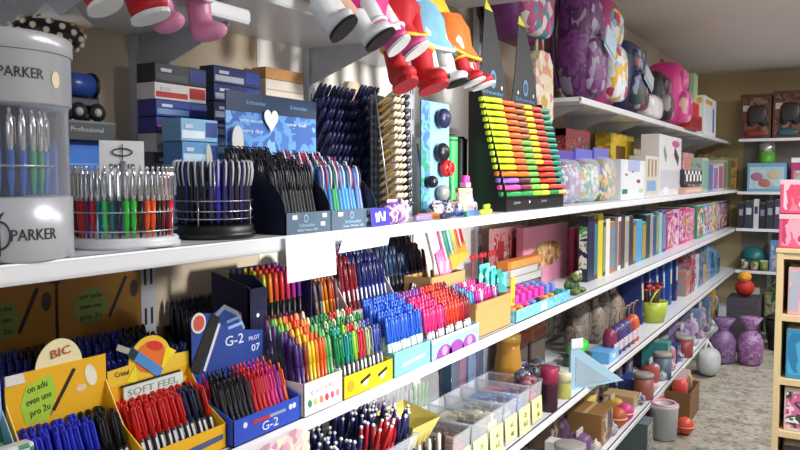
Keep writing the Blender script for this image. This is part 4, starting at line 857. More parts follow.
for k, (px, py, c, n, a) in enumerate(((489, 196, '#b9d838', 'lime'), (490, 205, '#c4e23a', 'lower lime'), (476, 206, '#4a78d8', 'blue'), (463, 207, '#2a9a72', 'green'), (452, 205, '#23284a', 'navy'), (441, 206, '#d8803a', 'orange'), (431, 209, '#8f7fb8', 'lilac'))) if False else enumerate([(489, 196, '#b9d838', 'upper lime', .3), (491, 204, '#c4e23a', 'lower lime', .1), (478, 207, '#4a78d8', 'blue', -.3), (465, 208, '#2a9a72', 'green', .5), (452, 209, '#23284a', 'navy', .2), (441, 211, '#d8803a', 'orange', -.2), (431, 213, '#8f7fb8', 'lilac', .1)]):
    X = -1.03-.012*(k % 2); Y = yx(px, py, X); p = pen(('hi', c, c), LW(X, Y, ZA+.009+(.018 if k == 0 else 0)) @ Rz(a) @ Ry(-PI/2) @ Matrix.Scale(.9, 4), '%s marker lying on the upper shelf edge' % n)
for k, (px, c, n) in enumerate(((436, '#d8a0b4', 'pale pink'), (446, '#3a4a7a', 'dark blue'), (456, '#c98a5a', 'tan'), (470, '#3f8fd0', 'sky blue'))):
    t = MB().ell((0, 0, .022), (.03, .02, .023), 0, None, 9, 6, .7).build('packet', prt([c, '#e6e2da', '#3a3f6a', c], 50, .4, 'noi', k), None, LW(-1.085, yx(px, 200, -1.085), ZA) @ Rz(k)); tag(t, n+' crumpled packet among the loose markers on the upper shelf', 'packet'); MB().box(-.02, .02, -.002, .002, .04, .05).build('crimp', pl(c, .4), t)

# ---- highlighter tower
Y0 = yx(507, 205, -1.03); Y1 = yx(563, 205, -1.03); w = Y1-Y0; M = LW(-1.03, Y0, ZA)
hT = .43; dp = .15
t = thing('highlighter_tower', 'tall black stepped tower filled with rows of highlighters', 'display stand', M)
for x in (-.004, w): MB().prism([(0, 0), (dp, 0), (dp, hT), (dp-.05, hT), (.0, .06)], x, x+.004, 0, ax='x').build('side_panel', pl('#17181b', .35), t)
MB().box(0, w, dp-.004, dp, 0, hT).build('back_panel', BLACK, t); MB().box(0, w, 0, .004, 0, .05).build('front_panel', BLACK, t)
card(t, 'front_dot', oval(w*.36, .03, .005, .005, 10), -.0004, WHITE, .0006)
for a in (.16, .62): words('lettering', 'Job', .012, T(w*a, -.0004, .03) @ FACE, pl('#9a9fa0', .4), t, .06)
hc = [('#cdea1e', 'lime yellow'), ('#f2642a', 'orange'), ('#a5603a', 'rust'), ('#f0d82a', 'yellow'), ('#ee4a34', 'red orange'), ('#2a9a7a', 'teal')]
NR = 15
ORD = ['lowest', 'second', 'third', 'fourth', 'fifth', 'sixth', 'seventh', 'eighth', 'ninth', 'tenth', 'eleventh', 'twelfth', 'thirteenth', 'fourteenth', 'top']
xs = [0, .125, .235, .325, .445, .555]; k_ = w/.66
for j in range(NR):
    yv = .005+.085*j/NR; zv = .062+(hT-.068)*j/NR
    MB().box(.002, w-.002, yv-.022, yv+.03, zv-.0119, zv-.0110).build('step', BLACK, t)
    for i, x in enumerate(xs):
        c, n = hc[i]
        if j == 0: c, n = [('#2a8a4a', 'green'), ('#2a8a4a', 'green'), ('#8fd83a', 'lime'), ('#e6e03a', 'yellow'), ('#2a8a4a', 'green'), ('#e8c070', 'cream')][i]
        if j == 1: c, n = [('#ee4f9a', 'pink'), ('#7a2a44', 'plum'), ('#7fcf4a', 'lime'), ('#e6e03a', 'yellow'), ('#e0503a', 'red'), ('#d85a6a', 'pink')][i]
        if j == 2 and i < 2: c, n = [('#8a62d0', 'violet'), ('#5a2a34', 'plum')][i]
        if j == 3 and i < 2: c, n = ('#f2701f', 'orange')
        if i == 2 and 2 <= j < 9: c, n = ('#6fae4a', 'green')
        if i == 3 and 2 <= j < 5: continue
        tip = pl(c, .3)
        pen(('hi', c, c), M @ T((x+.112)*k_, yv-.014, zv) @ Rz(-.3) @ Ry(-PI/2) @ Matrix.Diagonal((1.16, 1.5, 1.0*k_, 1)), '%s highlighter lying in the %s row of the black tower' % (n, ORD[j]), 'tower highlighters: %s, row %d' % (n, j+1))
# the two header boards on the tower
for k, (x0, x1, lab) in enumerate(((.0, w*.44, 'first header board'), (w*.52, w, 'second header board'))):
    hb = card(t, 'header_board', [(x0, hT-.02), (x1, hT-.02), (x1-.01*0-(x1-x0)*.1, hT+.09), (x0+(x1-x0)*.5, hT+.3), (x0+(x1-x0)*.22, hT+.3), (x0+(x1-x0)*.12, hT+.09)], dp-.03, pl('#14171c', .5), .003, 'dark '+lab)
    card(hb, 'yellow_tip', [(x0+(x1-x0)*.22, hT+.3), (x0+(x1-x0)*.5, hT+.3), (x0+(x1-x0)*.26, hT+.335)], dp-.03, pl('#e9e02a', .4), .003, 'yellow tip')
    cx = (x0+x1)/2
    card(hb, 'logo_ring', oval(cx, hT+.055, .028, .034, 16), dp-.034, pl('#4a86b8', .4), .001); card(hb, 'logo_centre', oval(cx, hT+.055, .016, .02, 16), dp-.0355, pl('#1f2228', .4), .001)
    words('lettering', 'Schneider', .02, T(cx, dp-.0345, hT+.005) @ FACE, pl('#5fa0d0', .4), hb, (x1-x0)*.72)
    for a in (.22, .8): card(hb, 'pin', oval(x0+(x1-x0)*a, hT+.03, .007, .008, 10), dp-.0345, WHITE, .001)
# ================================================================ dolls on the top shelf
SKIN = pl('#e3b49c', .55, var=.04)
ZTT = ZT+.03
def doll(Y, label, dress, skirt, leg, boot, sole, hair, dz=.12, splay=.0, cuff=None, big=1.0, X=XT, turn=0.0, hem=.0, sk=.06, drape=.03, phi=.6, z=None):
    M = LW(X+.01, Y, (z or ZTT)+.0085, turn)
    t = thing('cloth_doll', label, 'doll', M)
    Lc = dz+.035
    def ank(s): return (s*(.043+splay), -.012-Lc*math.sin(phi), .024-Lc*math.cos(phi))
    b = MB()
    b.tube([(0, .075, .03), (0, .08, .10), (0, .085, .165), (0, .085, .2)], [.05, .046, .04, .022], 0, 12)
    b.ell((0, .085, .255), (.052, .05, .058), 0, None, 16, 12); b.ell((0, .033, .25), (.008, .008, .008), 0, None, 8, 6)
    for s in (-1, 1):
        b.ell((s*.052, .085, .255), (.009, .008, .012), 0, None, 8, 6)
        b.tube([(s*.03, .085, .175), (s*.06, .07, .13), (s*.066, .03, .075), (s*.05, .0, .05)], [.017, .016, .013, .012], 0, 10)
        b.ell((s*.046, -.012, .045), (.014, .016, .011), 0, None, 8, 6)
        b.tube([(s*.026, .07, .024), (s*.034, -.012, .024), ank(s)], [.027, .024, .017], 0, 10)
    me = fuse(b, .0065); me.materials.append(SKIN); link('body', me, t)
    # stockings, boots
    for s in (-1, 1):
        ax, ay, az = ank(s)
        if leg: MB().tube([(s*.033, .02, .026), (s*.034, -.012, .024), ank(s)], [.0275, .026, .0215], 0, 12).build('stocking', leg, t)
        MF = T(ax, ay, az) @ Rx(-phi) @ Rz(s*.15)
        bt = MB()
        bt.tube([(0, 0, .04*big), (0, 0, 0), (0, -.004, -.028*big)], [.0245*big, .0225*big, .024*big], 0, 14)
        bt.ell((0, -.018*big, -.03*big), (.0235*big, .04*big, .019*big), 0, None, 14, 8)
        me2 = fuse(bt, .005); me2.materials.append(boot); bo = link('boot', me2, t, MF)
        if sole: MB().prism([(.0225*big*math.cos(2*PI*q/18), -.019*big+.0395*big*math.sin(2*PI*q/18)) for q in range(18)], -.051*big, -.0435*big, 0, ax='z').build('sole', sole, bo)
        if cuff: MB().ring(.0245*big, .006*big, .04*big, 0, 18).build('cuff', cuff, bo)
    # dress: bodice, flared skirt over the lap, sleeves
    MB().tube([(0, .078, .06), (0, .083, .12), (0, .085, .185)], [.058, .053, .034], 0, 16).build('bodice', dress, t)
    s_ = MB(); n = 28; prof = [(.055, .09, 0), (.078, .06, .3), (sk+.01, .022+hem, .7), (sk+.03, -.004+hem, 1)]
    vs, fs = [], []
    for r, z, f in prof:
        for k in range(n):
            a = 2*PI*k/n; rr = r*(1+.05*f*math.sin(7*a)); y = .045+rr*math.sin(a)*(1.25 if math.sin(a) < 0 else .55)
            zz = z-(drape*f*max(0, -math.sin(a)-.15)*1.2)
            vs.append((rr*math.cos(a), y, max(zz, .006 if rr*math.cos(a)*math.sin(turn)+y*math.cos(turn) > -.012 else zz)))
    for i in range(3):
        for k in range(n): k2 = (k+1) % n; fs.append((i*n+k, i*n+k2, (i+1)*n+k2, (i+1)*n+k))
    s_.add(vs, fs, 0, None, True); so_ = s_.build('skirt', skirt, t)
    s2 = MB(); s2.tube([vs[3*n+k] for k in range(n)], .006, 0, 6, None, True); s2.build('hem', cuff or WHITE, so_)
    for s in (-1, 1): MB().tube([(s*.026, .085, .182), (s*.052, .076, .145), (s*.064, .05, .1)], [.024, .026, .02], 0, 10).build('sleeve', dress, t)
    # hair and face
    h = MB(); h.ell((0, .097, .268), (.057, .053, .057), 0, None, 16, 10)
    for s in (-1, 1): h.tube([(s*.05, .1, .27), (s*.064, .095, .22), (s*.058, .08, .165)], [.022, .02, .01], 0, 8)
    h.build('hair', hair, t)
    for s in (-1, 1): MB().ell((s*.019, .037, .262), (.0065, .004, .008), 0, None, 8, 6).build('eye', pl('#2a2018', .2), t)
    MB().ell((0, .037, .232), (.012, .004, .0045), 0, None, 8, 5).build('mouth', pl('#c8484e', .4), t)
    return t
PINKB, WHT = pl('#e08fb6', .35), pl('#dfe3e4', .45)
RED, LB = pl('#c2202a', .5, var=.15), pl('#7fb8d6', .6, var=.15)
HB, HY = pl('#6a4226', .8, var=.3), pl('#c49a4a', .8, var=.3)
SLB = pl('#17171a', .5)
doll(.85, 'doll in red with white trimmed red shoes, at the near end of the top shelf', RED, RED, WHT, RED, WHITE, HB, dz=.04, cuff=WHT, phi=.25, z=1.955)
doll(1.0, 'doll with bare legs in pink boots, second along the top shelf', pl('#d96a9a', .6), pl('#d96a9a', .6), None, PINKB, None, HY, dz=.05, splay=.004, phi=.12, z=1.955)
doll(1.46, 'doll in white lace skirt with white boots and black soles', pl('#4aa6cf', .6), pl('#e9e6e6', .7, var=.1), None, WHT, SLB, HB, dz=.07, splay=.03, big=1.1)
doll(1.67, 'doll in hot pink dress with white stockings and pink shoes', pl('#e0328a', .5), pl('#e0328a', .5), WHT, pl('#d2508e', .4), WHITE, HY, dz=.075, cuff=WHT)
doll(1.82, 'doll in red dress with big red boots trimmed yellow', RED, RED, RED, pl('#b81c24', .6), RED, HB, dz=.12, cuff=pl('#d6bc3a', .5), big=1.35, phi=.3, turn=-.45)
doll(1.975, 'doll in pale blue dress with white legs and black soled white shoes', LB, LB, WHT, WHT, SLB, HB, phi=.3, turn=-.15, dz=.1, drape=.05, sk=.075)
doll(2.15, 'doll in yellow and orange skirt with red and white shoes, nearest the backpacks', pl('#e6c32a', .6), pl('#e2742a', .6, var=.3), WHT, RED, WHITE, HB, dz=.09, phi=.35, turn=.1, cuff=pl('#e9b43a', .5), drape=.05, sk=.075)
doll(1.24, 'doll in pale blue lace dress half hidden at the top of the picture', LB, pl('#dfe6ee', .7), None, pl('#d9dde0', .5), WHITE, HY, dz=-.02, z=2.015)

# beaded black ornament with the white cone, behind the pen jar
Yo, zo = onx(47, 35, -1.3); t = thing('beaded_ornament', 'black ornament with gold beads and a white cone, behind the round pen jar', 'ornament', LW(-1.3, Yo, ZA+.0003)); zb = zo-ZA
MB().lathe([(.035, 0), (.035, .008), (.011, .014), (.011, zb-.01), (.014, zb)], 0, 16, T(.028, .0, 0)).build('stand', BLACK, t)
MB().ell((0, 0, zb), (.067, .06, .034), 0, None, 16, 10).build('body', BLACK, t)
MB().lathe([(.0, zb+.02), (.058, zb+.021), (.042, zb+.036), (.016, zb+.075), (0, zb+.08)], 0, 20, T(.014, -.02, 0)).build('cone', pl('#ecece8', .5), t)
for q in range(64):
    a, b = q*2.4, -.9+1.8*((q*7) % 64)/64
    MB().ell((.067*math.cos(b)*math.cos(a), .06*math.cos(b)*math.sin(a), zb+.035*math.sin(b)), (.0062, .0062, .0062), 0, None, 7, 5).build('bead', pl(['#c79a5a', '#f4ead2', '#a97f44', '#f4efe4'][q % 4], .15, .2), t)

# ================================================================ backpacks and goods on the far top shelf
def backpack(M, w, d, h, label, body, pocket, trim, cat='backpack', tagc=None, name='backpack'):
    t = thing(name, label, cat, M)
    b = MB(); b.ell((w/2, d/2, h/2), (w/2, d/2, h/2), 0, None, 20, 14, .55); b.build('main_body', body, t)
    MB().ell((w/2, d*.06, h*.3), (w*.38, d*.22, h*.25), 0, None, 16, 10, .55).build('front_pocket', pocket, t)
    MB().ell((w/2, d*.1, h*.72), (w*.33, d*.16, h*.16), 0, None, 16, 10, .6).build('top_pocket', pocket, t)
    MB().tube([(w*.42, d*.6, h*.97), (w*.42, d*.6, h*1.05), (w*.58, d*.6, h*1.05), (w*.58, d*.6, h*.97)], .009, 0, 8).build('handle', trim, t)
    for s in (.14, .86): MB().tube([(w*s, d*.93, h*.9), (w*s, d*1.12, h*.6), (w*s, d*1.05, h*.25), (w*s, d*.9, h*.1)], .014, 0, 8).build('shoulder_strap', trim, t)
    MB().tube([(w*.05, d*.35, h*.35), (w*.06, d*.35, h*.75), (w*.2, d*.35, h*.94), (w*.5, d*.35, h*.99), (w*.8, d*.35, h*.94), (w*.94, d*.35, h*.75), (w*.95, d*.35, h*.35)], .006, 0, 6).build('zip', trim, t)
    if tagc:
        for k in range(2): o = MB().box(w*.1, w*.62, -.05-.004*k, -.048-.004*k, h*.5, h*.68, 0, b=.0008, M=T(0, .0, 0)).build('swing_tag', tagc, t, T(.01*k, 0, .015*k) @ Ry(.3))
    return t
PUR = pl('#6a2a6c', .5, var=.25, scale=30)
FLR = prt(['#e9dcc0', '#e6d6bc', '#d98a92', '#c9a84a', '#ebe0ca', '#e3cfa8', '#e9dcc4', '#c7b0a0'], 26, .6)
def hang_bag(M, w, d, h, label, body, pocket, trim): return backpack(M, w, d, h, label, body, pocket, trim, name='hanging_bag', cat='bag')
hang_bag(LW(-1.2, 2.98, 2.2), .44, .2, .47, 'purple bag with flowered front hanging high beside the header boards', PUR, prt(['#d9c9cc', '#c86a9a', '#3f8fa0', '#e3d6cc', '#b0507e'], 22, .6), BLACK)
backpack(LW(-1.17, 3.1, ZA+.0), .01, .01, .01, 'x', PUR, PUR, PUR) if False else None
t = thing('hanging_bag', 'cream flowered cloth bag hanging under the purple one', 'bag', LW(-1.2, 3.18, 1.84))
MB().prism([(0, .02), (.2, 0), (.235, .04), (.22, .28), (.17, .33), (.06, .33), (.0, .27)], 0, .07, 0).build('body', FLR, t); MB().tube([(.08, .03, .32), (.09, .03, .5), (.15, .03, .5), (.16, .03, .32)], .007).build('strap', FLR, t)
backpack(LW(-1.09, 3.56, ZT), .36, .17, .56, 'large purple backpack with pale flowers and white swing tags', prt(['#5a2460', '#6f3474', '#4a1c50', '#8a7a94'], 9, .5, 'noi'), prt(['#7a3a7c', '#8f8a9c', '#6a2a6c', '#a8a0b4', '#6a2a6c'], 24, .5), pl('#55205a', .5), tagc=pl('#b9d3e2', .5))
backpack(LW(-1.1, 3.98, ZT), .34, .25, .6, 'pink dotted backpack with a pale cartoon-like patchwork front', pl('#c24a86', .5, var=.2, scale=60), prt(['#dfe6ee', '#e6b83a', '#7fc0e0', '#d8e3ea', '#c03a5a', '#e9ecef'], 22, .5), pl('#a82a5e', .5))
backpack(LW(-1.1, 4.45, ZT), .42, .24, .44, 'dark blue backpack with a grey and red patterned top', pl('#1f2f55', .5, var=.2), prt(['#26386a', '#8f9aa8', '#a82a34', '#22304f', '#2a4a3a'], 22, .5), BLACK, tagc=pl('#aab4bd', .5))
t = thing('clear_bag', 'clear plastic bag of white goods at the edge of the far top shelf', 'bag', LW(-1.09, 4.95, ZT+.001))
MB().ell((.2, .06, .075), (.2, .06, .075), 0, None, 16, 8, .6).build('contents', prt(['#e6e4e0', '#d3d0cb', '#efeeec', '#c2bdb8'], 30, .4), t); MB().ell((.2, .06, .08), (.21, .07, .082), 0, None, 16, 8, .6).build('wrapper', clear('#eef2f4', .12), t)
backpack(LW(-1.12, 5.42, ZT), .3, .24, .37, 'dark brown and black backpack between the blue and pink ones', pl('#2a2126', .5), prt(['#3a2a2e', '#8f8a90', '#211a20', '#5a4650'], 12, .5), BLACK)
backpack(LW(-1.06, 5.72, ZT), .34, .28, .47, 'hot pink backpack with a pale oval front on the far top shelf', pl('#d83a8e', .45, var=.1), prt(['#e0609c', '#d9b0a0', '#e04a96', '#b83a86'], 14, .5), pl('#b02a6e', .5))
backpack(LW(-1.12, 6.1, ZT), .34, .26, .5, 'teal and grey backpack just behind the hot pink one', prt(['#3a5a60', '#5f7f86', '#2a3f46', '#8a9aa0'], 10, .5), pl('#4a6a70', .5), BLACK)
t, w, h = carton('gift_bag', 'pale green paper bag past the backpacks on the top shelf', 'bag', 694, 698, 74, -1.16, ZT, .16, pl('#bcd0a8', .5, var=.1)); MB().tube([(w*.3, .02, h), (w*.3, .02, h+.06), (w*.7, .02, h+.06), (w*.7, .02, h)], .006).build('handle', pl('#9ab088', .5), t)
t, w, h = carton('gift_box', 'red box in front of the white carton on the far top shelf', 'box', 690, 702, 115, -1.055, ZT, .12, pl('#b41f2a', .4), pl('#8f1822', .4), pym=125, lid=pl('#c42a34', .4))
t2, w2, h2 = cbox('gift_box', 'bright red box stacked on the red box of the top shelf', 'box', LW(-1.06, yx(693, 110, -1.06), ZT+h+.003), w*.5, .1, .09, pl('#d4262e', .4), None, .002, None, pl('#dd3a40', .4))
t, w, h = carton('carton', 'white printed carton with blue bar at the far end of the top shelf', 'box', 704, 716, 98, -1.1, ZT, .3, pl('#e9ecee', .4), pl('#dfe5ea', .4), pym=115)
MB().box(w*.7, w*.82, -.002, .001, h*.1, h*.75).build('blue_bar', pl('#3a68b4', .4), t); MB().box(w*.1, w*.6, -.002, .001, h*.8, h*.92).build('yellow_bar', pl('#e2b03a', .4), t); MB().box(-.0015, .001, .02, .28, h*.8, h*.94).build('side_band', pl('#e2b03a', .4), t); MB().box(-.0015, .001, .2, .25, h*.1, h*.75).build('side_bar', pl('#3a68b4', .4), t)

# ================================================================ shelf A, far part
def cpack(px0, px1, pyt, X, z0, d, label, ink, head=None, pym=None, op=.25):
    Y0, Y1 = yx(px0, pym or pyt+10, X), yx(px1, pym or pyt+10, X); h = onx((px0+px1)/2, pyt, X)[1]-z0; w = Y1-Y0
    t = thing('toy_packet', label, 'packet', LW(X, Y0, z0))
    n = max(2, int(w/.06))
    for k in range(n): MB().ell((w*(k+.5)/n, d*.5, h*.36), (w/n*.46, d*.42, h*.36), 0, None, 9, 6, .7).build('contents', ink if not isinstance(ink, list) else ink[k % len(ink)], t)
    MB().ell((w/2, d*.5, h*.42), (w*.52, d*.52, h*.42), 0, None, 14, 8, .5).build('wrapper', clear('#e6ecf0', .12), t)
    MB().box(0, w, d*.45, d*.55, h*.78, h, 0, b=.002).build('header_card', head or WHITE, t)
    return t
cpack(565, 585, 150, -1.08, ZA, .12, 'clear packet of lilac parts with a violet header, right of the highlighter tower', prt(['#c9bcd0', '#7a6ab0', '#e2dce6', '#4f4a80', '#b07aa0'], 55), pl('#5a4aa8', .4))
cpack(587, 603, 149, -1.07, ZA, .12, 'clear packet of pale blue parts with a purple blue header', prt(['#b9d0d8', '#5f88b0', '#e9f0ea', '#6aa884', '#d8b04a'], 55), pl('#6a6ac8', .4))
cpack(605, 619, 148, -1.06, ZA, .12, 'clear packet of green and orange toys with a violet header', prt(['#3f9a4a', '#e8952a', '#2f7f4a', '#e6b43a', '#dfe6e0', '#5a5ab0'], 45), pl('#6f6ac0', .4))
t, w, h = carton('tinsel_packet', 'red tinsel packet standing behind the clear packets', 'packet', 566, 590, 130, -1.31, ZA, .06, prt(['#7a2228', '#b03a3e', '#3a1a1c', '#8f8a80'], 24, .4, 'noi')); MB().box(0, w, -.001, .061, h*.9, h).build('header_card', pl('#8a2a34', .4), t)
t, w, h = carton('toy_box', 'tall yellow toy box at the back of the upper shelf', 'box', 611, 634, 134, -1.3, ZA, .1, prt(['#c9a81e', '#d6b82a', '#a8821a', '#8f9a2a'], 9, .4, 'noi'), pl('#d3b424', .4)); MB().box(w*.2, w*.6, -.002, .001, h*.55, h*.8).build('title_patch', pl('#6a4a1a', .4), t)
t, w, h = carton('craft_kit', 'large white craft kit box with small green and red pictures', 'box', 621, 645, 160, -1.06, ZA, .08, pl('#d9dee2', .4, var=.04), pl('#e0e4e6', .4), pym=180)
for k, (x, z, r, c) in enumerate(((.15, .2, .12, '#2f7a4a'), (.2, .62, .06, '#7a8088'), (.45, .7, .06, '#8a7a78'), (.7, .45, .09, '#8f3a3c'), (.5, .85, .3, '#aab6d8'), (.82, .2, .1, '#c9c0b0'))): MB().box(w*(x-r*.8), w*(x+r*.8), -.002, .001, h*(z-r*.5), h*(z+r*.5), 0, b=.004).build('picture', pl(c, .4), t)
t, w, h = carton('craft_kit', 'cream craft box with a blue corner, beside the large white kit', 'box', 645.5, 658, 156, -1.06, ZA, .1, pl('#d6cfc2', .4, var=.05), pl('#cfc7b8', .4), pym=180); MB().box(w*.1, w*.8, -.002, .001, h*.15, h*.4).build('picture', pl('#7fa6cf', .4), t)
for k in range(3): MB().box(w*(.15+.28*k), w*(.28+.28*k), -.002, .001, h*.5, h*.92).build('column_print', pl('#9a8a74', .4), t)
t, w, h = carton('hair_set_box', 'tall white boxed set with a pink oval and black comb picture', 'box', 659, 681, 136, -1.08, ZA, .12, pl('#dcdcdc', .4, var=.03), None, pym=165)
card(t, 'pink_oval', oval(w*.72, h*.88, w*.18, h*.06, 16), -.0004, pl('#c8588f', .4), .001); card(t, 'printed_comb', strip(w*.66, h*.76, w*.86, h*.58, w*.09), -.0004, pl('#4a3a3c', .4), .001); card(t, 'printed_clip', strip(w*.2, h*.78, w*.3, h*.6, w*.08), -.0004, pl('#7f9a90', .4), .001); card(t, 'white_disc', oval(w*.3, h*.08, w*.12, h*.06, 14), -.0008, WHITE, .001); MB().box(w*.05, w*.95, -.0008, .001, h*.1, h*.42).build('picture', pl('#c4c6cc', .4), t)
t, w, h = carton('doll_box', 'pink boxed doll set behind the chess box', 'box', 683, 694, 153, -1.16, ZA, .1, prt(['#d890a8', '#e0b090', '#c86aa0', '#8fb0a0'], 12, .4, 'noi'), pl('#d890b0', .4)); MB().box(w*.2, w*.8, -.002, .001, h*.6, h*.9).build('window', pl('#c98a6a', .4), t)
t, w, h = carton('chess_box', 'chess box with a black and white chequered front', 'box', 684, 702, 170, -1.05, ZA+.0705, .1, pl('#2f2a2a', .4), None, pym=178); MB().box(w*.04, w*.96, -.0016, .001, h*.2, h*.96).build('chequer_print', prt(['#17171a', '#efeeea'], 13, .4, 'chk', .003), t)
t, w, h = carton('flat_box', 'flat tan box under the chess box', 'box', 684, 703, 187, -1.04, ZA, .12, pl('#c9a08a', .5), None, pym=190); MB().box(w*.1, w*.9, -.0016, .001, h*.2, h*.7).build('front_print', pl('#e0c4b0', .5), t)
for k, (a, b, yt, c, c2, n) in enumerate(((703, 708, 158, '#a9c9bc', '#7fa89a', 'mint'), (708.5, 713, 163, '#7f8fb0', '#5a6a9a', 'slate blue'), (713.5, 718, 166, '#c9c0d0', '#9a6aa8', 'lilac'), (718.5, 723, 164, '#d8d4d0', '#b05a8a', 'white and purple'), (723.5, 727, 160, '#b8b0a4', '#8f7a5a', 'beige'), (727.5, 731, 158, '#8a9a7a', '#6a7a5a', 'olive'))):
    t, w, h = carton('game_box', '%s slim game box near the far corner of the upper shelf' % n, 'box', a, b, yt, -1.06, ZA, .2, pl(c, .4), pl(c2, .4), pym=175); MB().box(-.0012, .001, .02, .18, h*.1, h*.85).build('cover_print', prt([c, c2, '#e6e0d6', c], 9, .4, 'noi', k), t)
for k in range(3):
    t, w, h = cbox('snack_box', '%s mustard carton standing in the far corner of the upper shelf' % ['first', 'middle', 'last'][k], 'box', BW(-1.4+.13*k, 8.6, ZA+.0005), .125, .12, .37-.02*k, prt(['#a8843a', '#c09a4a', '#8a6a34', '#b0905a'], 10, .4, 'noi', k)); MB().box(w*.1, w*.9, -.002, .001, h*.7, h*.9).build('title_patch', pl('#7a5a2a', .4), t)

# ================================================================ shelf C
NB = [('#1d2050', 'navy')]
def tub(name, label, M, w, d, h, mat, fillm=None, cat='tub', taper=.012, th=.0025):
    t = thing(name, label, cat, M); m = MB()
    def rect(x0, x1, y0, y1, z): return [(x0, y0, z), (x1, y0, z), (x1, y1, z), (x0, y1, z)]
    o0 = rect(taper, w-taper, taper, d-taper, 0); o1 = rect(0, w, 0, d, h); i1 = rect(th, w-th, th, d-th, h); i0 = rect(taper+th, w-taper-th, taper+th, d-taper-th, th)
    q = [(0, 1, 5, 4), (1, 2, 6, 5), (2, 3, 7, 6), (3, 0, 4, 7)]
    m.add(o0+o1, [(0, 3, 2, 1)]+q); m.add(i0+i1, [(0, 1, 2, 3)]+q); m.build('body', mat, t)
    MB().tube([(0, 0, h), (w, 0, h), (w, d, h), (0, d, h)], .004, 0, 6, None, True).build('rim', mat, t)
    return t
# cartons raising the near pens
for k, (y0, w_) in enumerate(((1.30, .3), (1.61, .27))):
    t, _, _ = cbox('carton', ('near', 'second')[k]+' plain dark carton under the loose navy pens', 'box', LW(-1.04, y0, ZC), w_, .3, .15, pl('#4a4038', .5), pl('#5a5048', .5), .003)
    MB().box(0, w_, .14, .16, .1495, .151).build('tape', pl('#8a7a5a', .4), t)
    tb = tub('clear_tub', 'clear tub of navy pens with white ends, %s of two on the third shelf' % ('nearer' if k == 0 else 'farther'), LW(-1.05, y0+.02, ZC+.1515), w_-.04, .24, .07, clear('#cfd6dc', .15))
    for j in range(6):
        for i in range(11):
            red = k == 1 and j < 2 and i < 6
            p = pen(('roller', '#b8222a' if red else '#20245a', '#b8222a' if red else '#232a5e'), LW(-1.05, y0+.02, ZC+.1515) @ T(.018+(w_-.08)*i/10, .03+.034*j, .006+.004*j) @ Rx(R.uniform(.1, .3)) @ Ry(R.uniform(-.25, .25)), '%s pen with white end in the %s clear tub of the third shelf' % ('red' if red else 'navy', ('nearer', 'farther')[k]), 'third shelf %s pens, tub %d' % ('red' if red else 'navy', k))
            MB().ell((0, 0, .139), (.0052, .0052, .005), 0, None, 6, 4).build('white_end', WHITE, p) if not (i+j) % 1 else None
# kraft envelope
t = thing('paper_pouch', 'open yellowish kraft paper pouch beside the navy pens', 'pouch', LW(-1.09, 1.87, ZC+.0003) @ Matrix.Diagonal((1, 1, .9, 1)))
MB().box(0, .13, 0, .08, 0, .18, 0, b=.003).build('base_block', pl('#8f7f4a', .6), t)
MB().add([(0, 0, .18), (.13, 0, .18), (.13, .09, .18), (0, .09, .18), (-.02, -.03, .26), (.15, -.03, .25), (.16, .11, .28), (-.02, .11, .285)], [(0, 1, 5, 4), (1, 2, 6, 5), (2, 3, 7, 6), (3, 0, 4, 7)]).build('flaps', pl('#cbbd6a', .6, var=.1), t)
for k in range(8):
    p = pen(('roller', '#1a1a1c' if k % 2 else '#e9e9e6', '#e9e9e6'), LW(-1.03, 1.76, ZC+.06) @ T(.012+.03*k, 0, 0), '%s marker in the black and white row on the third shelf' % ('black capped' if k % 2 else 'white'), 'black and white markers: %d' % (k % 2))
t, _, _ = cbox('carton', 'low grey carton under the black and white markers', 'box', LW(-1.02, 1.75, ZC), .24, .02, .059, pl('#5a5c60', .5), pl('#6a6c70', .5), .002)
# clear bags of bright pens behind the bins
for k, (y, X, cs) in enumerate(((1.98, -1.27, [('#c9cbd0', 'pale grey'), ('#5a2f9a', 'purple'), ('#6a3aa8', 'purple')]), (2.22, -1.27, [('#c9cbd0', 'pale grey'), ('#4fae3a', 'green'), ('#6fbf4a', 'green')]))):
    t = thing('clear_bag', 'clear bag of '+('purple', 'green')[k]+' and grey pens behind the plastic bins', 'bag', LW(X, y, ZC)); MB().ell((.11, .06, .15), (.115, .06, .15), 0, None, 14, 10, .5).build('wrapper', clear('#dde2e6', .16), t); MB().box(.0, .22, .055, .065, .28, .31).build('seal', clear('#e6eaec', .5), t)
    for q in range(7): c, n = cs[0 if q < 3 else 1+q % 2]; pen(('felt', c, c), LW(X, y, ZC) @ T(.03+.026*q, .06, .06) @ Ry(.1*(q-3)*.5), '%s felt-tip inside the %s clear bag' % (n, ('purple', 'green')[k]), 'bagged felt tips %d: %s' % (k, n))
    cbox('carton', 'dim carton standing behind the clear bag of '+('purple', 'green')[k]+' pens', 'box', LW(X-.125, y, ZC), .2, .03, .24, pl('#c9c6c2', .5), pl('#d9d6d2', .5), .003)
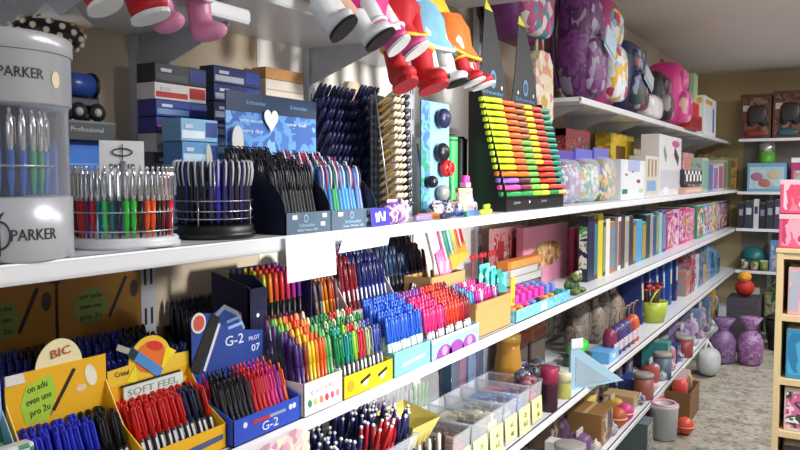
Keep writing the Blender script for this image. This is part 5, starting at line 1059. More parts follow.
# six translucent bins with yellow price cards
BINC = [('#8a3a34', 'red brown'), ('#20222a', 'black'), ('#cfc2a0', 'cream'), ('#8f98a4', 'grey'), ('#3a5fae', 'blue'), ('#c0505a', 'pink red')]
for k in range(6):
    y0 = 2.03+.131*k; M = LW(-1.02, y0, ZC+.0003); w_, d_, h_ = .125, .235, .16
    t = tub('plastic_bin', 'translucent plastic bin with %s pieces, %s of six' % (BINC[k][1], ['nearest', 'second', 'third', 'fourth', 'fifth', 'farthest'][k]), M, w_, d_, h_, clear('#d9dde2', .12, .15, .3), cat='bin', taper=.008)
    MB().box(.014, w_-.004, -.0035, -.001, (.012 if k % 2 else .0), .1, 0, M=Rx(-.05)).build('price_card', pl('#e6e6a0', .5, var=.03), t, T(0, -.001, 0))
    for r_ in range(2): words('lettering', (('85', '612'), ('35', '64'), ('45', '612'), ('65', '48'), ('25', '812'), ('55', '36'))[k][r_], .026, T(w_*.55, -.0055-.001*r_, .07-.034*r_) @ FACE, pl('#5a5a3a', .5), t)
    for q in range(12):
        c, n = BINC[k]; o = MB().box(-.011, .011, -.016, .016, 0, .012, 0, b=.003).build('small_eraser', pl(c, .45), None, M @ T(.035+.04*(q % 2), .035+.04*((q//2) % 4), .004+.016*(q//8)+.11) @ Rz(R.uniform(-.4, .4))); tag(o, '%s small piece lying in the %s translucent bin' % (n, ['nearest', 'second', 'third', 'fourth', 'fifth', 'farthest'][k]), 'eraser', 'pieces in bin %d' % (k+1))
        MB().box(-.0112, .004, -.0162, .0162, .001, .0125, 0, b=.003).build('sleeve', pl(['#6f4a40', '#3f424a', '#b8a880', '#7a8894', '#6f8ac4', '#a8707a'][k], .45), o)
    t = cbox('bin_liner', '%s folded liner at the bottom of the %s translucent bin' % (BINC[k][1], ['nearest', 'second', 'third', 'fourth', 'fifth', 'farthest'][k]), 'liner', M @ T(.016, .016, .003), w_-.034, d_-.034, .1095, pl(BINC[k][0], .5, var=.3), None, .003)[0]; MB().box(.0, w_-.034, .05, .052, .1085, .1102).build('fold', pl(BINC[k][0], .6), t)
# objects behind and beyond the bins
Y0 = yx(452, 370, -1.3)
for k in range(7):
    c, n = [('#2f4a6a', 'dark blue'), ('#8a5a78', 'mauve'), ('#6a8ab8', 'light blue'), ('#3a4a78', 'indigo'), ('#8fa0b4', 'grey blue'), ('#5a3048', 'plum'), ('#a8788a', 'rose')][k]
    t, w, h = cbox('hanging_pouch', '%s striped pouch, %s from the camera in the row behind the bins' % (n, ['first', 'second', 'third', 'fourth', 'fifth', 'sixth', 'seventh'][k]), 'pouch', LW(-1.3-.005*(k % 2), Y0+.075*k, ZC), .07, .05, .27+.01*(k % 3), prt([c, '#d9d4d8', c, c], 20, .4, 'wav', k), None, .006); MB().box(.0, .07, .02, .03, h-.002, h+.02).build('header_card', pl(c, .4), t)
Y, z_ = onx(508, 350, -1.22); t = thing('amber_jar', 'amber jar behind the row of bins', 'jar', LW(-1.22, Y, ZC)); MB().lathe([(.04, 0), (.055, .02), (.06, .16), (.05, .24), (.052, .27)], 0, 18).build('body', pl('#b07f2c', .3, var=.1), t); MB().lathe([(.054, .27), (.054, .3), (0, .302)], 0, 18).build('lid', pl('#c9a04a', .3), t)
for k, (px, py, X, c, n) in enumerate(((522, 372, -1.12, '#23284a', 'navy'), (532, 368, -1.16, '#1a1c24', 'black'), (541, 372, -1.12, '#3a4a5a', 'slate'), (528, 378, -1.06, '#8a2a30', 'red'), (538, 361, -1.22, '#4a5a6a', 'grey blue'), (547, 366, -1.2, '#b8a8a0', 'beige'), (519, 362, -1.22, '#3a2a5a', 'violet'))):
    Y, z_ = onx(px, py, X); t = MB().ell((0, 0, .035), (.045, .03, .036), 0, None, 10, 7, .7).build('keyring_pouch', prt([c, '#6a7080', c, '#17181c'], 40, .4, 'noi', k), None, LW(X, Y, z_-.06) @ Rz(k)); tag(t, '%s crumpled pouch in the pile beyond the bins' % n, 'pouch'); MB().ring(.008, .002, .078, 0, 10).build('ring', STEEL, t)
for k, (y, x, w_, d_, h_) in enumerate(((2.85, -1.08, .3, .2, .12),)): t, _, _ = cbox('carton', 'dark carton under the pile of pouches beyond the bins', 'box', LW(x, y+.05, ZC), w_, d_, h_, pl('#3f3a3c', .5), pl('#55504e', .5), .003); MB().box(0, w_, .09, .11, h_-.001, h_+.001).build('tape', pl('#8a7a5a', .4), t)
def pot(name, label, px, py, X, r, h, mats, cat, seg=18):
    Y = yx(px, py, X); t = thing(name, label, cat, LW(X, Y, ZC)); MB().lathe([(r*.95, 0), (r, .01), (r, h*.62), (r*.98, h*.64)], 0, seg).build('body', mats[0], t); MB().lathe([(r*1.03, h*.64), (r*1.03, h*.97), (r*.9, h), (0, h)], 0, seg).build('lid', mats[1], t); return t
pot('paint_pot', 'dark plum pot with a crimson lid at the shelf edge after the bins', 549, 400, -1.035, .036, .18, (pl('#3a1a2a', .3), pl('#a0284e', .4)), 'pot')
pot('paint_pot', 'pale yellow pot standing just past the crimson lidded one', 564, 392, -1.04, .03, .11, (pl('#c4c26a', .4), pl('#dcd9b0', .4)), 'pot')
# pale blue set square pack
Y0 = yx(572, 370, -1.05); t = thing('set_square_pack', 'pale blue triangular set square pack leaning on the third shelf', 'packet', LW(-1.05, Y0-.02, ZC) @ Rz(-.5))
MB().prism([(0, 0), (.34, 0), (.03, .2), (0, .22)], 0, .012, 0).build('backing', pl('#a9cfe2', .35, var=.05), t); MB().prism([(.03, .015), (.25, .015), (.03, .15)], -.003, 0, 0).build('set_square', clear('#cfe6f2', .4), t); MB().box(.0, .07, -.004, .0, .19, .235).build('hang_tab', WHITE, t)
t = MB().tube([(0, 0, 0), (.16, 0, 0)], .035, 0, 16).build('crepe_roll', pl('#4fd84a', .5, var=.1), None, LW(-1.17, 3.67, ZC+.0855)); tag(t, 'bright green crepe roll lying beyond the blue set square pack', 'roll'); MB().tube([(-.002, 0, 0), (.162, 0, 0)], .014, 0, 10).build('core', pl('#e2e6d8', .5), t)
t, _, _ = cbox('carton', 'dark carton carrying the bright green crepe roll', 'box', LW(-1.12, 3.66, ZC), .2, .1, .05, pl('#3a4238', .5), pl('#4a5448', .5), .003); MB().box(.02, .1, -.0016, .001, .01, .04).build('label', pl('#c9d0c0', .5), t)
t, _, _ = cbox('eraser_box', 'small sky blue box at the edge of the third shelf, before the drink pouches', 'box', LW(-1.03, 3.82, ZC), .2, .1, .06, pl('#5fa6dc', .4), pl('#8ac4ea', .4), .003); MB().box(.2*.3, .2*.6, -.002, .001, .02, .04).build('label', WHITE, t)
# row of upright pouches with bent tops
for k in range(6):
    c, n = [('#8a2f54', 'crimson'), ('#41366f', 'violet'), ('#5c4480', 'purple'), ('#3f4a7a', 'indigo'), ('#a83a44', 'red'), ('#d0682a', 'orange')][k]
    y = 3.98+.1*k; t = thing('glue_bottle', '%s bottle with a bent neck, %s in the row on the third shelf' % (n, ['first', 'second', 'third', 'fourth', 'fifth', 'last'][k]), 'bottle', LW(-1.07, y, ZC))
    MB().lathe([(.034, 0), (.038, .01), (.038, .11), (.03, .14), (.014, .155)], 0, 14).build('body', pl(c, .35, var=.15), t); MB().tube([(0, 0, .15), (0, 0, .2), (.012, -.01, .235), (.03, -.02, .235)], .005, 0, 8).build('neck', pl('#8a7458', .4), t); MB().box(-.0395, .0395, -.0395, -.03, .03, .08, 0, b=.004).build('label', pl('#d9d0dc', .4), t)
for k in range(5):
    y = 3.5+.21*k; t, w, h = cbox('hanging_pouch', '%s grey pouch hanging from a dark peg behind the bent neck bottles' % ['first', 'second', 'third', 'fourth', 'fifth'][k], 'pouch', LW(-1.34, y, ZC+.1), .15, .04, .2, prt(['#8f8780', '#a89f98', '#7a716c', '#b0a49a'], 14, .5, 'noi', k), None, .01); MB().box(.06, .09, -.004, .0, .14, .24).build('peg_strap', BLACK, t)
for k, (y, c, n) in enumerate(((3.05, '#b8502a', 'rust orange'), (3.28, '#c9885a', 'tan orange'))):
    t, w, h = cbox('box_of_chalk', '%s flat box on the pile at the back of the third shelf' % n, 'box', LW(-1.24, y, ZC+.2), .2, .12, .05, pl(c, .5), pl('#8a3a1e', .5), .003); MB().box(.0, .2, .05, .07, .0495, .052).build('band', pl('#7a3a24', .5), t)
    t, w, h = cbox('carton', 'brown carton under the %s flat box' % n, 'box', LW(-1.25, y, ZC), .2, .13, .199, pl('#4a3f38', .5), pl('#5f5248', .5), .003); MB().box(.0, .2, .06, .08, .1985, .2).build('tape', pl('#8a7a5a', .4), t)
MID = [('#6a5a50', 'brown'), ('#8a8078', 'grey brown'), ('#4a4446', 'charcoal'), ('#9a8a7a', 'taupe'), ('#7a4a3a', 'rust'), ('#5a5f6a', 'slate'), ('#a0948a', 'stone'), ('#6f3f4a', 'wine'), ('#8a7a5a', 'khaki'), ('#4f4a58', 'dusky violet')]
for k in range(10):
    y = 3.86+.125*k; t = thing('soft_packet', '%s packet crammed on the third shelf between the bottles and the wall' % MID[k][1], 'packet', LW(-1.19-.02*(k % 3), y, ZC+.0005)); c = MID[k][0]; hh = .2+.04*(k*7 % 4)
    MB().ell((.055, .05, hh*.45), (.055, .05, hh*.45), 0, None, 12, 8, .6).build('contents', prt([c, '#8f857a', c, '#5a5250'], 40, .5, 'noi', k), t); MB().box(.01, .1, .046, .054, hh*.85, hh*1.08).build('header_card', pl(c, .5), t)
# lime bucket with dark red flowers
Y = yx(654, 318, -1.09); t = thing('flower_bucket', 'lime bucket holding dark red artificial flowers and brown stems', 'bucket', LW(-1.1, Y, ZC)); MB().shell([(.0005, .003), (.075, .003), (.1, .14), (.096, .14), (.072, .006), (.0005, .006)], 0, 20).build('body', pl('#a8b838', .4, var=.1), t); MB().tube([(-.1, 0, .13), (-.08, -.03, .2), (0, -.05, .235), (.08, -.03, .2), (.1, 0, .13)], .006).build('handle', pl('#b9c84a', .4), t)
for q in range(16): a = q*2.4; r_ = .02+.055*(q % 5)/5; MB().tube([(r_*.4*math.cos(a), r_*.4*math.sin(a), .01), (r_*1.2*math.cos(a), r_*1.2*math.sin(a), .2+.02*(q % 3))], .005).ell((r_*1.25*math.cos(a), r_*1.25*math.sin(a), .215+.02*(q % 3)), (.018, .018, .013), 1, None, 8, 5).build('flower_stem', [pl('#4a3026', .6), pl(['#a02834', '#c03a48', '#5a2a24'][q % 3], .5)], t)
# blue ring binders leaning
for k in range(6):
    c, n = [('#1b2a6a', 'navy'), ('#24368a', 'dark blue'), ('#2a4aa0', 'blue'), ('#1f3a8a', 'royal blue'), ('#23509a', 'mid blue'), ('#1a2f6a', 'deep blue')][k]
    y = 4.98+.22*k; t, w, h = cbox('ring_binder', '%s ring binder, %s of the leaning row on the third shelf' % (n, ['first', 'second', 'third', 'fourth', 'fifth', 'last'][k]), 'binder', LW(-1.13, y, ZC) @ Ry(-.0 if k > 3 else -.18), .07, .26, .34, pl(c, .4), None, .004); MB().box(.015, .055, -.0016, .001, .16, .27).build('spine_label', pl('#c9cfd8' if k % 2 else '#d8d0a8', .4), t); MB().ring(.009, .0015, 0, 0, 12, T(.035, -.001, .06) @ Rx(PI/2)).build('finger_ring', STEEL, t)
# small toys to the corner
for k in range(9):
    c, n = [('#c87a5a', 'skin pink'), ('#b03a4a', 'red'), ('#cfd0d4', 'white'), ('#3a6aa8', 'blue'), ('#c9a04a', 'gold'), ('#6a9ac0', 'pale blue'), ('#2a5a9a', 'deep blue'), ('#5aa0c0', 'aqua'), ('#2a6a8a', 'teal')][k]
    y = 6.35+.21*k; t = thing('boxed_toy', '%s boxed toy, %s from the binders along the third shelf' % (n, ['first', 'second', 'third', 'fourth', 'fifth', 'sixth', 'seventh', 'eighth', 'ninth'][k]), 'toy', LW(-1.1, y, ZC+.0005)); hh = .2+.05*((k*3) % 4)
    MB().box(0, .18, 0, .16, 0, hh, 0, b=.004).build('box', prt([c, '#8a8f98', c, '#4a4f6a'], 9, .4, 'noi', k), t); MB().box(.02, .16, -.0025, .0, hh*.2, hh*.8, 0, b=.003).build('window', pl(c, .2), t)

# ================================================================ shelf D and the floor beside it
DL = [(3.3, -1.06, 'tub', '#2f7f70', 'teal round tub', .07, .16), (3.47, -1.05, 'box', '#cfd0c8', 'small white carton', .08, .1), (3.6, -1.06, 'bag', '#6f4a74', 'purple soft packet', .1, .12), (3.78, -1.2, 'bag', '#8a6086', 'mauve soft packet', .1, .14), (3.85, -1.04, 'box', '#8a6538', 'brown cardboard box', .22, .17), (3.62, -1.24, 'box', '#6a5a48', 'drab tall carton', .14, .26), (4.12, -1.06, 'ball', '#b8582c', 'orange ball', .055, 0), (4.25, -1.05, 'ball', '#d83a86', 'pink ball', .05, 0), (4.36, -1.1, 'bag', '#c8a03a', 'mustard packet', .08, .1), (4.12, -1.25, 'tub', '#c8b04a', 'yellow round tub', .07, .2), (4.33, -1.24, 'box', '#8a3a34', 'brick red carton', .14, .2), (4.52, -1.05, 'box', '#b89a70', 'tan flat box', .15, .08), (4.6, -1.25, 'bag', '#3a5a3a', 'dark green packet', .1, .18), (4.75, -1.06, 'tub', '#9a5a50', 'coral round tub', .06, .16), (4.9, -1.05, 'box', '#2a3a78', 'dark blue flat carton', .16, .09), (4.85, -1.24, 'box', '#24305a', 'navy tall carton', .18, .22), (5.12, -1.05, 'bag', '#b85a50', 'brick pink packet', .09, .16), (5.3, -1.06, 'tub', '#5a6a7a', 'slate round tub', .06, .18), (5.12, -1.24, 'box', '#1f2a6a', 'deep blue tall carton', .2, .25), (5.48, -1.05, 'box', '#3f8a8a', 'teal tall carton', .12, .22), (5.66, -1.05, 'bag', '#c0707a', 'rose packet', .1, .17), (5.84, -1.05, 'box', '#26387a', 'dark blue carton', .15, .13), (5.6, -1.24, 'box', '#4a2a4a', 'plum carton', .16, .26), (6.04, -1.05, 'tub', '#8f3a3c', 'red round tub', .065, .16), (6.22, -1.05, 'bag', '#8a86a8', 'grey lilac packet', .11, .2), (6.44, -1.05, 'box', '#a088b0', 'lilac carton', .15, .18), (6.64, -1.05, 'bag', '#b0a0c0', 'pale violet packet', .1, .22), (6.84, -1.05, 'box', '#7a8aa8', 'grey blue carton', .16, .24), (7.05, -1.05, 'bag', '#9a7aa0', 'dusty purple packet', .12, .26), (7.3, -1.05, 'box', '#5a7a9a', 'steel blue carton', .18, .28), (7.55, -1.05, 'box', '#c89a2a', 'yellow tall box', .12, .36), (7.75, -1.05, 'bag', '#6a8a9a', 'pale teal packet', .12, .28)]
def goods(kind, M, c, label, r, h, k):
    p = pl(c, .45, var=.12, scale=25)
    if kind == 'box':
        t, w, hh = cbox('carton', label, 'box', M @ T(-r/2, 0, 0), r, (.12 if -1.3 < M.translation.x < -1.2 else .18), h, p, prt([c, '#b9b0a4', c, '#55505a'], 11, .45, 'noi', k), .003); MB().box(0, r, .08, .1, h-.001, h+.001).build('tape', pl('#b59a6a', .4), t)
    elif kind == 'tub':
        t = thing('round_tub', label, 'tub', M); MB().lathe([(r*.9, 0), (r, .01), (r, h*.85)], 0, 16).build('body', p, t); MB().lathe([(r*1.05, h*.85), (r*1.05, h*.97), (r*.9, h), (0, h)], 0, 16).build('lid', pl('#9a958e', .4), t)
    elif kind == 'ball':
        t = MB().ell((0, 0, r), (r, r, r), 0, None, 16, 10).build('ball', p, None, M); tag(t, label, 'ball'); MB().ring(r*.99, .003, r, 0, 20).build('stripe', pl('#efe4d8', .4), t)
    else:
        t = thing('soft_packet', label, 'packet', M); MB().ell((0, .05, h*.45), (r*.5, .06, h*.45), 0, None, 12, 8, .6).build('contents', prt([c, '#b8aeb4', c, '#6a5f6a', c], 26, .45, 'vor', k), t); MB().box(-r*.45, r*.45, .046, .054, h*.85, h*1.08).build('header_card', pl('#c9c2c0', .45), t)
    return t
for k, (y, X, kind, c, n, r, h) in enumerate(DL): goods(kind, LW(X, y, ZD+.0005), c, n+' on the lowest shelf, %s' % ('near the camera end' if y < 4 else 'past the brown cardboard box' if y < 4.8 else 'by the floor pail' if y < 5.6 else 'above the floor boxes' if y < 6.6 else 'toward the far corner'), r, h, k)
# small clutter in front and on top of the lowest shelf goods
CL = ['#3a4a7a', '#a84a5a', '#6a8a6a', '#b8a89a', '#4a3a52', '#c0783a', '#7a9aaa', '#8a4a7a', '#2a3a5a', '#b05a6a', '#5a6a4a', '#d0c8c0']
CNAME = ['indigo', 'brick rose', 'sage', 'stone', 'dark violet', 'burnt orange', 'pale teal', 'magenta plum', 'midnight', 'rose red', 'moss', 'off white']
WHERE = ['by the teal tub', 'in front of the purple packets', 'beside the brown box', 'near the pink ball', 'by the tan flat box', 'by the coral tub', 'before the slate tub', 'by the teal carton', 'by the red tub', 'among the lilac goods']
for k in range(40):
    y = 3.35+.105*k; c = CL[k*5 % 12]; w_ = WHERE[min(9, k//4)]
    if k % 3 == 0:
        t = MB().ell((0, 0, .03), (.034, .03, .03), 0, None, 10, 7, .8).build('small_packet', prt([c, '#c9c2bc', c], 40, .4, 'noi', k), None, LW(-1.018-.03, y, ZD+.0005+(.0 if k % 2 else .0))); tag(t, '%s small packet, front of the lowest shelf %s' % (CNAME[k*5 % 12], w_), 'packet'); MB().box(-.02, .02, -.002, .002, .055, .07).build('crimp', pl('#cfc8c4', .4), t)
    else:
        hh = .3+.05*(k*7 % 3); t, w, h = cbox('carton', '%s upright carton, back of the lowest shelf %s' % (CNAME[k*5 % 12], w_), 'box', LW(-1.372, y, ZD+.0005), .09, .045, hh, pl(c, .45), prt([c, '#a8a098', c, '#4a4648'], 20, .45, 'noi', k), .003); MB().box(0, w, .02, .03, h-.001, h+.001).build('tape', pl('#a8905f', .4), t)
# on the floor
t = thing('lidded_pail', 'grey white pail with a pink ring lid standing on the floor', 'pail', T(-.93, 4.72, 0)); MB().lathe([(.065, 0), (.078, .01), (.085, .19), (.088, .2), (.088, .215), (.06, .215), (.06, .2), (0, .2)], 0, 22).build('body', pl('#b7bcc0', .4), t); MB().ring(.07, .012, .216, 0, 22).build('ring_lid', pl('#d0a0aa', .4), t)
t = MB().ell((0, 0, .055), (.055, .055, .055), 0, None, 16, 10).build('ball', pl('#d2503a', .4, var=.2, scale=40), None, T(-.83, 4.86, 0)); tag(t, 'red orange ball on the floor beside the grey pail', 'ball'); MB().ring(.0545, .003, .055, 0, 18).build('stripe', pl('#e6b09a', .4), t)
goods('box', T(-.95, 4.45, 0) @ Rz(PI/2), '#5a6a70', 'dim grey carton tucked under the lowest shelf before the pail', .16, .18, 3)
goods('bag', T(-.98, 4.98, 0) @ Rz(PI/2), '#a83a3a', 'dark red packet on the floor behind the pail', .14, .22, 4)
open_box('cardboard_box', 'brown cardboard box on the floor with red packets inside', T(-.84, 5.08, 0) @ Rz(PI/2), .36, .16, .2, pl('#7a5a36', .6, var=.1), cat='box')
for k in range(5):
    c, n = [('#c8443a', 'red'), ('#d8706a', 'coral'), ('#b83a5a', 'crimson'), ('#3f7a4a', 'green'), ('#d88a5a', 'orange')][k]
    t = MB().ell((0, 0, .07), (.045, .027, .07), 0, None, 10, 7, .7).build('soft_packet', pl(c, .45, var=.25, scale=50), None, T(-.92, 5.14+.06*k, .13)); tag(t, '%s packet poking out of the brown floor box' % n, 'packet'); MB().box(-.03, .03, -.004, .004, .13, .155).build('crimp', pl('#e0c8c0', .4), t)
t = thing('plastic_bag', 'white plastic carrier bag slumped on the floor by the purple sacks', 'bag', T(-.93, 6.45, 0)); MB().ell((0, 0, .11), (.09, .14, .11), 0, None, 16, 10, .8).build('body', pl('#b4b8b8', .5, var=.1, scale=20), t); MB().tube([(-.03, -.03, .2), (-.01, 0, .28), (.03, .03, .2)], .012).build('handle', pl('#dfe2e2', .5), t)
for k, (x, y, h, lab) in enumerate(((-.89, 6.95, .4, 'purple tied sack on the floor against the shelves'), (-.68, 7.0, .42, 'brighter purple tied sack, standing out into the aisle'))):
    t = thing('gift_sack', lab, 'sack', T(x, y, 0)); MB().lathe([(.075, 0), (.1, .03), (.105, .2), (.08, h*.62), (.035, h*.72), (.05, h*.8), (.095, h*.97), (.06, h*.9), (.0, h*.75)], 0, 20).build('body', prt([['#6f4f7a', '#7f6090', '#8a7098', '#5f4468'], ['#84508c', '#946098', '#a488ac', '#74467c']][k], 20, .5, 'noi'), t); MB().ring(.036, .008, h*.72, 0, 14).build('ribbon', pl('#6a3a7a', .4), t)
t = thing('waste_bin', 'black bin standing on the floor at the end of the aisle', 'bin', T(-.48, 7.75, 0)); MB().shell([(.0005, .004), (.12, .004), (.15, .3), (.145, .3), (.115, .01), (.0005, .01)], 0, 24).build('body', pl('#22211f', .5), t); MB().ring(.148, .008, .3, 0, 24).build('rim', BLACK, t)
t = thing('potted_plant', 'leafy green artificial plant behind the black bin', 'plant', T(-.55, 8.2, 0)); MB().lathe([(.1, 0), (.13, .22), (.0, .22)], 0, 18).build('pot', pl('#3a3630', .5), t)
for q in range(26): a = q*2.4; r_ = .06+.15*(q % 7)/7; MB().prism([(0, 0), (.025, .04), (.03, .1), (0, .19), (-.03, .1), (-.025, .04)], -.002, .002, 0, T(r_*.5*math.cos(a), r_*.5*math.sin(a), .3+.035*(q % 9)) @ Rz(a+PI/2) @ Rx(-.6-.1*(q % 4))).build('leaf', pl(['#5f7a3a', '#7f9a4a', '#3f5a2e'][q % 3], .5), t)
MB().tube([(0, 0, .2), (0, 0, .62)], .015).build('stem', pl('#4a4a2e', .6), t)
t = thing('toy_duck', 'red and yellow soft toy sitting on a crate near the far corner', 'toy', T(-.8, 7.6, .5)); MB().ell((0, 0, .08), (.085, .09, .08), 0, None, 14, 9).build('body', pl('#b8241e', .6), t); MB().ell((0, -.03, .185), (.06, .06, .055), 0, None, 12, 8).build('head', pl('#d8922a', .6), t); MB().ell((0, -.1, .18), (.02, .03, .012), 0, None, 8, 5).build('beak', pl('#e0a83a', .5), t)
open_box('storage_crate', 'dark crate under the red and yellow soft toy', T(-.93, 7.42, 0), .26, .36, .499, pl('#4a4650', .5), cat='crate', flaps=True)
cbox('crate_lid', 'flat dark board closing the crate near the far corner', 'board', T(-.93, 7.42, .4895), .25, .34, .0095, pl('#3a3640', .5), None, .001)

# ================================================================ far end wall
for k in range(6):
    x = -1.0+.34*k if k else -1.0; t, w, h = cbox('toy_vehicle_box', 'brown boxed toy vehicle on the high end shelf, %s from the corner' % ['first', 'second', 'third', 'fourth', 'fifth', 'sixth'][k], 'box', BW(-.98+.3*k, YB+.03, 2.0005), .285, .22, .45+.02*(k % 2), pl('#5a3a2a', .5, var=.2), prt(['#5f3a28', '#7a4630', '#3a2a28', '#8a6a50'], 7, .45, 'noi', k), .004)
    MB().ell((w*.55, -.012, h*.55), (w*.32, .014, h*.2), 0, None, 14, 8, .6).build('toy_body', pl(['#3a3234', '#2f2a30', '#4a3a34'][k % 3], .3), t)
    for a in (.36, .74): MB().tube([(w*a, -.014, h*.36), (w*a, .0, h*.36)], h*.085, 0, 14).build('toy_wheel', pl('#23262a', .4), t)
    MB().ell((w*.5, -.012, h*.12), (w*.34, .012, h*.07), 0, None, 12, 6, .6).build('toy_car', pl(['#8a2a2a', '#2f5a66', '#7a6a5a'][k % 3], .3), t); MB().box(w*.08, w*.3, -.002, .001, h*.62, h*.75).build('white_flash', pl('#c9c4bc', .4), t)
    for q in range(6): MB().ell((w*.97, -.003, h*(.12+.15*q)), (.012, .004, .016), 0, None, 6, 5).build('pale_dot', pl('#cdbb8a', .4), t) if k % 2 else None
t, w, h = cbox('toy_set_box', 'pale blue toy set box with round pictures on the end shelf', 'box', BW(-.9, YB+.03, 1.4605), .36, .2, .29, pl('#6fa8c8', .4, var=.06), None, .004)
for a, z, c in ((.25, .52, '#a86a8a'), (.68, .58, '#c9b890'), (.45, .3, '#b86a5a')): MB().ell((w*a, -.002, h*z), (w*.16, .004, h*.15), 0, None, 14, 6).build('picture', pl(c, .4), t)
MB().box(w*.06, w*.94, -.0015, .001, h*.1, h*.86).build('front_print', prt(['#a9c8d4', '#b8d0d8', '#94b8c8'], 8, .4, 'noi'), t)
t = thing('sweets_tub', 'green tub with silver foil topping, standing on the pale blue toy box', 'tub', BW(-.73, YB+.13, 1.7515) @ Matrix.Scale(.84, 4)); MB().lathe([(.085, 0), (.09, .01), (.09, .13)], 0, 22).build('body', pl('#5fae34', .4), t); MB().ell((0, 0, .18), (.1, .09, .085), 0, None, 12, 8).build('foil', pl('#c9ccd0', .2, .85, var=.3, scale=60), t)
t, w, h = cbox('doll_box', 'magenta and white boxed toy beside the pale blue box on the end shelf', 'box', BW(-.5, YB+.03, 1.4605), .3, .2, .34, pl('#b03a74', .4), None, .004); MB().box(w*.08, w*.92, -.0015, .001, h*.08, h*.62).build('window', prt(['#d8c8c0', '#a8b8a0', '#c88a9a', '#e6dcd4'], 12, .4, 'noi'), t); MB().box(0, w, -.002, .001, h*.86, h).build('white_band', WHITE, t)
for k in range(3): goods('box', BW(-.1+.26*k, YB+.03, 1.4605), ['#a8b8c0', '#c9b48a', '#8a9ab8'][k], ['grey blue', 'sandy', 'periwinkle'][k]+' boxed game along the end shelf', .2, .26, k)
EB = [('#20242c', 'black'), ('#2a3a4a', 'slate'), ('#c9ccd0', 'dotted white'), ('#1a1d26', 'jet black'), ('#2a2f38', 'charcoal'), ('#3a3a5a', 'indigo'), ('#1f2a48', 'navy'), ('#a8782e', 'ochre'), ('#7a5a2a', 'brown'), ('#26345a', 'dark blue'), ('#2a4a9a', 'royal blue'), ('#8a2a34', 'wine')]
x = -.98
for k, (c, n) in enumerate(EB):
    w_ = [.06, .08, .05, .06, .07, .06, .05, .1, .06, .06, .1, .06][k]; t, w, h = cbox('story_book', '%s covered book upright on the middle end shelf' % n, 'book', BW(x, YB+.04, 1.0805), w_, .2, .26+.02*(k % 3), pl(c, .4), None, .003); x += w_+.004; MB().box(w_*.1, w_*.9, .004, .196, h-.002, h+.001).build('pages', pl('#d9d2c6', .6), t)
    MB().box(w_*.2, w_*.8, -.0015, .001, h*.5, h*.75).build('spine_label', pl(['#8f9aa8', '#c9ccd0', '#2a3a5a', '#7a86a0'][k % 4], .4), t)
t = MB().ell((0, 0, .12), (.13, .12, .12), 0, None, 18, 12).build('ball', pl('#1f6a6a', .4, var=.2), None, BW(-.83, YB+.16, .6455)); tag(t, 'dark teal ball on the low end shelf near the corner', 'ball'); MB().ring(.125, .004, .12, 0, 24).build('stripe', pl('#123f42', .4), t)
for k in range(4):
    c, n = [('#5a86b8', 'mid blue'), ('#6a9ac4', 'light blue'), ('#8ab0c8', 'pale blue'), ('#4a6a8a', 'dull blue')][k]; goods('box', BW(-.56+.26*k, YB+.03, .6455), c, n+' boxed toy on the low end shelf', .22, .32-.03*(k % 2), k)
for k in range(3): goods('bag', BW(-.9+.09*k, YB+.02, .6455+.0), ['#a8902a', '#b8a83a', '#7a8a3a'][k], ['mustard', 'yellow', 'olive'][k]+' small packet in front of the teal ball', .08, .1, k)
for k in range(4): goods('box' if k % 2 else 'bag', BW(-.85+.24*k, YB+.1, .0005), ['#6f6a68', '#7f8a5a', '#8a3a3a', '#5a5f68'][k], ['grey', 'moss green', 'dark red', 'slate'][k]+' bundle on the floor under the end shelves', .2, .42, k)

# ================================================================ pale wooden bookcase on the aisle
WD = pl('#dcc394', .5, var=.06, scale=5)
t = thing('bookcase', 'pale wooden open bookcase facing down the aisle', 'bookcase', BW(-.238, 3.35, 0))
for x0 in (0, .98): MB().box(x0, x0+.024, 0, .32, 0, 1.30, 0, b=.002).build('side_board', WD, t)
for z in (.05, .29, .55, .765, 1.025, 1.275): MB().box(.024, .98, .004, .32, z, z+.025, 0, b=.001).build('shelf_board', WD, t)
MB().box(.0, 1.004, .32, .326, 0, 1.3).build('back_board', pl('#c9b488', .5), t)
MB().box(-.004, 1.008, -.004, .33, 1.3005, 1.318, 0, b=.002).build('top_board', WD, t)
def bc(x, z, w_, h_, d_, c, lab, ink, kind='notebook'):
    o, w, h = cbox(kind, lab, 'book' if kind != 'toy_box' else 'box', BW(-.238+.03+x, 3.375, z), w_, d_, h_, pl(c, .4), ink, .003); MB().box(.003, w-.003, .004, d_-.004, h-.001, h+.001).build('pages', pl('#e6dfd4', .6), o); return o
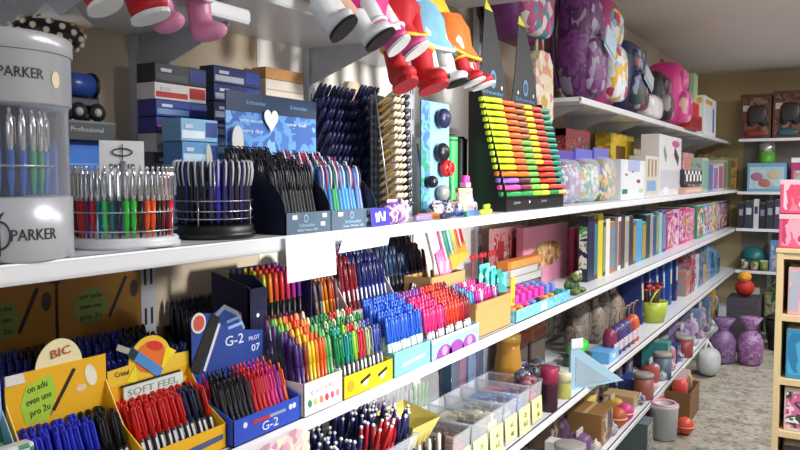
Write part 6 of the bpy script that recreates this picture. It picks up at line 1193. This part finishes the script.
PKP = prt(['#d8607e', '#e8a0b0', '#c83a5e', '#e9c8ce', '#d84a70'], 14, .4, 'noi')
for k in range(2):
    for j in range(4):
        o, w, h = cbox('toy_box', 'pink boxed toy on the bookcase top, %s column, %s layer' % (('aisle end', 'second', 'third', 'fourth')[j], ('lower', 'upper')[k]), 'box', BW(-.235+.2*j, 3.37, 1.3187+.138*k), .19, .2, .136, pl('#d8567a', .4), prt([['#d8607e', '#e8a0b0', '#c83a5e', '#e9c8ce'], ['#e07a90', '#d84a6a', '#efc0c8', '#c8445e']][k], 11, .4, 'noi', j), .004); MB().box(0, w, -.002, .001, h*.86, h).build('top_band', pl('#e9b8c2', .4), o)
x = 0
for k in range(9):
    bc(.012+.1*k, 1.0505, .085, .19, .2, ['#d8a8b0', '#b8c4d0', '#d88aa0'][k % 3], '%s pad bundle on the top bookcase shelf, number %s' % (['rosy', 'bluish', 'deep pink'][k % 3], ['one', 'two', 'three', 'four', 'five', 'six', 'seven', 'eight', 'nine'][k]), prt(['#d8b8bc', '#b8a8b8', '#a0b4c0', '#d890a8'], 12, .4, 'noi', k), 'notepad')
    bc(.012+.1*k, .7905, .092, .2, .2, '#2f8fc0', 'sea blue notebook on the second bookcase shelf, number %s from the aisle' % ['one', 'two', 'three', 'four', 'five', 'six', 'seven', 'eight', 'nine'][k], prt(['#2f8fc0', '#4aa6d0', '#2a7aa8', '#8ac0d8'], 7, .4, 'noi', k))
    bc(.012+.1*k, .5755, .092, .175, .2, '#d8c8c4', 'pink rose patterned notebook on the third bookcase shelf, number %s from the aisle' % ['one', 'two', 'three', 'four', 'five', 'six', 'seven', 'eight', 'nine'][k], prt(['#d0408a', '#e6d8d4', '#d86aa0', '#3a4a34', '#efe6e2'], 13, .4, 'noi', k+3))
    bc(.012+.1*k, .3155, .092, .2, .2, '#3a2a24', 'dark brown notebook on the fourth bookcase shelf, number %s from the aisle' % ['one', 'two', 'three', 'four', 'five', 'six', 'seven', 'eight', 'nine'][k], pl('#4a342a', .4))
